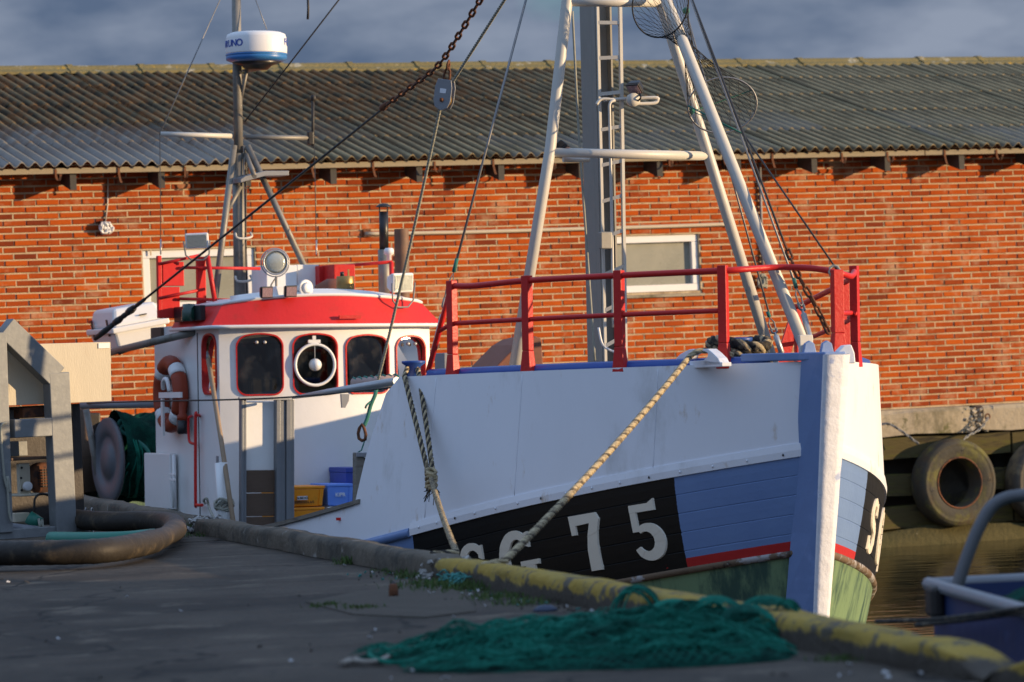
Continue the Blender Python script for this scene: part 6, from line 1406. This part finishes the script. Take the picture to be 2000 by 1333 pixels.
# ------------------------------------------------------------------ heap of green net in the foreground
npile = thing('green_net', 'heap of dark green fishing net lying against the yellow kerb in front', 'fishing net', (.3, 15.5, GZ))
def bumpf(x, y, cx, cy, rx, ry, h, p=2.0):
    q_ = ((x - cx) / rx) ** 2 + ((y - cy) / ry) ** 2; return h * max(0, 1 - q_) ** (1 / p)
def nh(x, y):
    base = max(bumpf(x, y, .42, 15.2, .62, .55, .125), bumpf(x, y, .05, 15.35, .62, .42, .10), bumpf(x, y, -.35, 15.45, .36, .17, .05), bumpf(x, y, .66, 15.7, .40, .36, .11), bumpf(x, y, .83, 15.4, .22, .45, .10), bumpf(x, y, .40, 16.3, .30, .5, .06), bumpf(x, y, .55, 14.65, .5, .32, .08), bumpf(x, y, .25, 14.75, .75, .35, .06)) * .9
    if base <= 0: return -.02
    wob = .022 * math.sin(y * 26 + 2.2 * math.sin(x * 3.1) + x * 2) + .014 * math.sin(y * 51 + x * 5 + 1.3 * math.sin(x * 7)) + .012 * math.sin(x * 17 + y * 9) + .009 * math.sin(x * 33 - y * 21)
    return max(0, base + wob * min(1, base / .06))
NXg, NYg = 120, 130; rows = []
for i in range(NXg + 1):
    x = -.78 + 2.02 * i / NXg; rows.append([V((x, 14.2 + 2.7 * j / NYg, GZ + nh(x, 14.2 + 2.7 * j / NYg) * .78 - .012)) for j in range(NYg + 1)])
obj('heap', MB().sheet(rows), M['netbase'], npile)
tw = MB()
def drape(pts, r_, off=.006):
    run = []
    for x, y in pts:
        h_ = nh(x, y)
        if h_ > .004: run.append(V((x, y, GZ + h_ + off + rr.uniform(0, .006))))
        else:
            if len(run) > 2: tw.tube(run, r_, 3, caps=False)
            run = []
    if len(run) > 2: tw.tube(run, r_, 3, caps=False)
st_ = .034
for fam in (1, -1):
    for q in range(-66, 110):
        c0 = q * st_; drape([(-.78 + k * .028 + .012 * math.sin(k * .9 + q), 14.9 + c0 + fam * k * .028 * .8 + .02 * math.sin(k * .25 + q * .3)) for k in range(73)], .0017)
for q in range(620):
    y0 = rr.uniform(14.5, 16.3); x0 = rr.uniform(-.7, .6); L_ = rr.uniform(.3, 1.1); a_ = rr.uniform(-.15, .15)
    drape([(x0 + L_ * k / 26, y0 + a_ * L_ * k / 26 + .03 * math.sin(k * .3 + q)) for k in range(27)], rr.uniform(.0014, .0034), .008)
tag(obj('twine', tw, M['net'], npile), kind='stuff')
lp = MB()
for q in range(16):       # loose meshes bulging over the kerb
    cx, rx = rr.choice(((1247, 46), (1247, 44), (1500, 60), (1390, 50), (1545, 34))); cx += rr.uniform(-14, 14); rx *= rr.uniform(.7, 1.05); d_ = 15.6 + rr.uniform(-.25, .35) + (1.1 if cx < 1330 else 0); by = 1205 if cx < 1330 else 1225
    tp = 1146 if cx < 1330 else 1172
    lp.tube(smooth_path([P(cx - rx, by, d_), P(cx - rx * .8, (by + tp) / 2, d_), P(cx - rx * .3, tp + rr.uniform(0, 12), d_), P(cx + rx * .35, tp + rr.uniform(2, 14), d_), P(cx + rx * .85, (by + tp) / 2 + 5, d_), P(cx + rx, by, d_)], 4), .0045, 4)
for cx, cy, rx, hh, d_ in ((1247, 1200, 48, 58, 16.75), (1500, 1226, 72, 62, 15.5), (1400, 1218, 64, 54, 15.7), (1320, 1214, 60, 44, 16.0), (1460, 1232, 60, 52, 15.3)):
    for fam in (1, -1):
        for q in range(-9, 10):
            run = []
            for k in range(15):
                u = -1 + 2 * k / 14; v = u * .0 + q / 9 + fam * u
                if abs(v) <= 1:
                    e = math.sqrt(max(0, 1 - u * u)) * math.sqrt(max(0, 1 - v * v * .5)); run.append(P(cx + u * rx, cy, d_) + V((0, v * .12, e * hh * d_ / FOC)))
            if len(run) > 2: lp.tube(run, .0024, 3, caps=False)
tag(obj('loose_mesh', lp, M['net'], npile), kind='stuff')
gr_ = lambda x, y, h_=.02: GP(x, y, GZ + h_)
obj('edge_rope', MB().tube(smooth_path([gr_(850, 1275, .04), gr_(800, 1292), gr_(760, 1294), gr_(728, 1285), gr_(722, 1272), gr_(735, 1263), gr_(752, 1266), gr_(764, 1280), gr_(800, 1280), gr_(860, 1272, .04)], 6), .011, 6), M['net'], npile)
rp_ = thing('rope_tail', 'frayed pale rope end lying left of the green net', 'rope', gr_(690, 1290)); rm2 = MB()
for q in range(5): rm2.tube(smooth_path([gr_(664 + q * 3, 1294 + rr.uniform(-3, 3)), gr_(690, 1288 + rr.uniform(-3, 3)), gr_(715, 1292 + rr.uniform(-2, 3)), gr_(745, 1287 + rr.uniform(-3, 3)), gr_(775, 1272 + rr.uniform(-5, 5)), gr_(815, 1264 + rr.uniform(-4, 4))], 4), .006, 5)
obj('yarn', rm2, mat('pale_yarn', (.27, .24, .2), .9, var=.4, vs=30), rp_)
bl2 = thing('blue_scrap', 'small scrap of blue sheeting lying between the net and the kerb', 'scrap', gr_(1065, 1192)); obj('sheet', MB().lathe([(.0, .03), (.03, .027), (.055, .012), (.06, 0)], gr_(1065, 1194, 0), Zv, 10), mat('blue_sheeting', (.02, .035, .07), .6, var=.3, vs=15), bl2)

# ------------------------------------------------------------------ blue workboat at the right edge
A_ = GP(1815, 1141, .18); C_ = GP(2000, 1193, .18); u1 = (C_ - A_).normalized(); v1 = V((-u1.y, u1.x, 0)); v1 = v1 if v1.y > 0 else -v1
wbt = thing('blue_workboat', 'dark blue steel workboat with bent grey pipe rail at the right edge', 'workboat', A_ + u1 * 2 - Zv * 1.2)
mwb = mat('dark_blue_steel', (.018, .034, .115), .5, var=.2, vs=4, bump=.003, bs=14, c2=(.06, .09, .22), thr=(.58, .72), ps=5, c3=(.20, .17, .12), thr3=(.70, .73), ps3=6)
Lw = 4.6; Ww = 1.9; dn = V((0, 0, -1.5))
pl_ = [A_ + u1 * .06, A_ + u1 * Lw, A_ + u1 * Lw + v1 * Ww, A_ + u1 * .06 + v1 * Ww]
hb_ = MB()
for i in range(4): hb_.add([pl_[i], pl_[(i + 1) % 4], pl_[(i + 1) % 4] + dn, pl_[i] + dn], [(0, 1, 2, 3)])
ins = [A_ + u1 * .10 + v1 * .04, A_ + u1 * (Lw - .04) + v1 * .04, A_ + u1 * (Lw - .04) + v1 * (Ww - .04), A_ + u1 * .10 + v1 * (Ww - .04)]
for i in range(4): hb_.add([ins[i], ins[(i + 1) % 4], ins[(i + 1) % 4] + dn * .4, ins[i] + dn * .4], [(0, 1, 2, 3)])
hb_.add([p + dn * .4 for p in ins], [(0, 1, 2, 3)]); obj('hull', hb_, mwb, wbt)
obj('gunwale', MB().tube([A_ - u1 * .02, A_ + u1 * Lw], .03, 8).tube([A_ + u1 * .04, A_ + u1 * .04 + v1 * Ww], .03, 8).tube([A_ + v1 * Ww, A_ + u1 * Lw + v1 * Ww], .03, 8), M['steelgrey'], wbt)
dp_ = A_.y - .35
obj('pipe_rail', MB().tube(smooth_path([P(1868, 1150, dp_), P(1886, 1095, dp_), P(1910, 1035, dp_), P(1935, 992, dp_), P(1962, 974, dp_), P(2000, 967, dp_), P(2120, 955, dp_)], 5), .028, 10), mat('dull_grey_pipe', (.13, .13, .135), .6, .2, var=.2, vs=6), wbt)
obj('cleat', MB().box(A_ + u1 * .25 - Zv * .06 - v1 * .03, .16, .06, .14, (u1, v1, Zv)), M['iron'], wbt, bevel=.02)
nt3 = thing('net_in_workboat', 'small heap of green net lying inside the blue workboat', 'fishing net', A_ + u1 * 1.2 + v1 * .9 - Zv * .1); nm = MB(); rows = []
for i in range(25):
    row = []
    for j in range(13):
        x, y = i / 24, j / 12; e = math.sin(math.pi * x) ** .5 * math.sin(math.pi * y) ** .5; row.append(A_ + u1 * (.15 + x * 2.6) + v1 * (.15 + y * 1.5) + Zv * (-.10 + e * (.24 + .05 * math.sin(i * 1.9 + j) + .03 * math.sin(i * 3.7 - j * 2.2))))
    rows.append(row)
obj('heap', nm.sheet(rows), M['netbase'], nt3)
for i, (q0, q1, q2) in enumerate((((1712, 1214), (1850, 1208), (2010, 1186)), ((1790, 1221), (1880, 1212), (2010, 1195)))):
    o = thing('dark_mooring_rope', ('thin dark rope, upper of two, stretched past the blue workboat', 'thin dark rope, lower of two, stretched past the blue workboat')[i], 'rope', P(*q0, 16.2)); obj('strand', MB().tube(smooth_path([P(*q0, 16.6), P(*q1, 15.8), P(*q2, 14.6)], 6), .011, 6), M['ropeblack'], o)
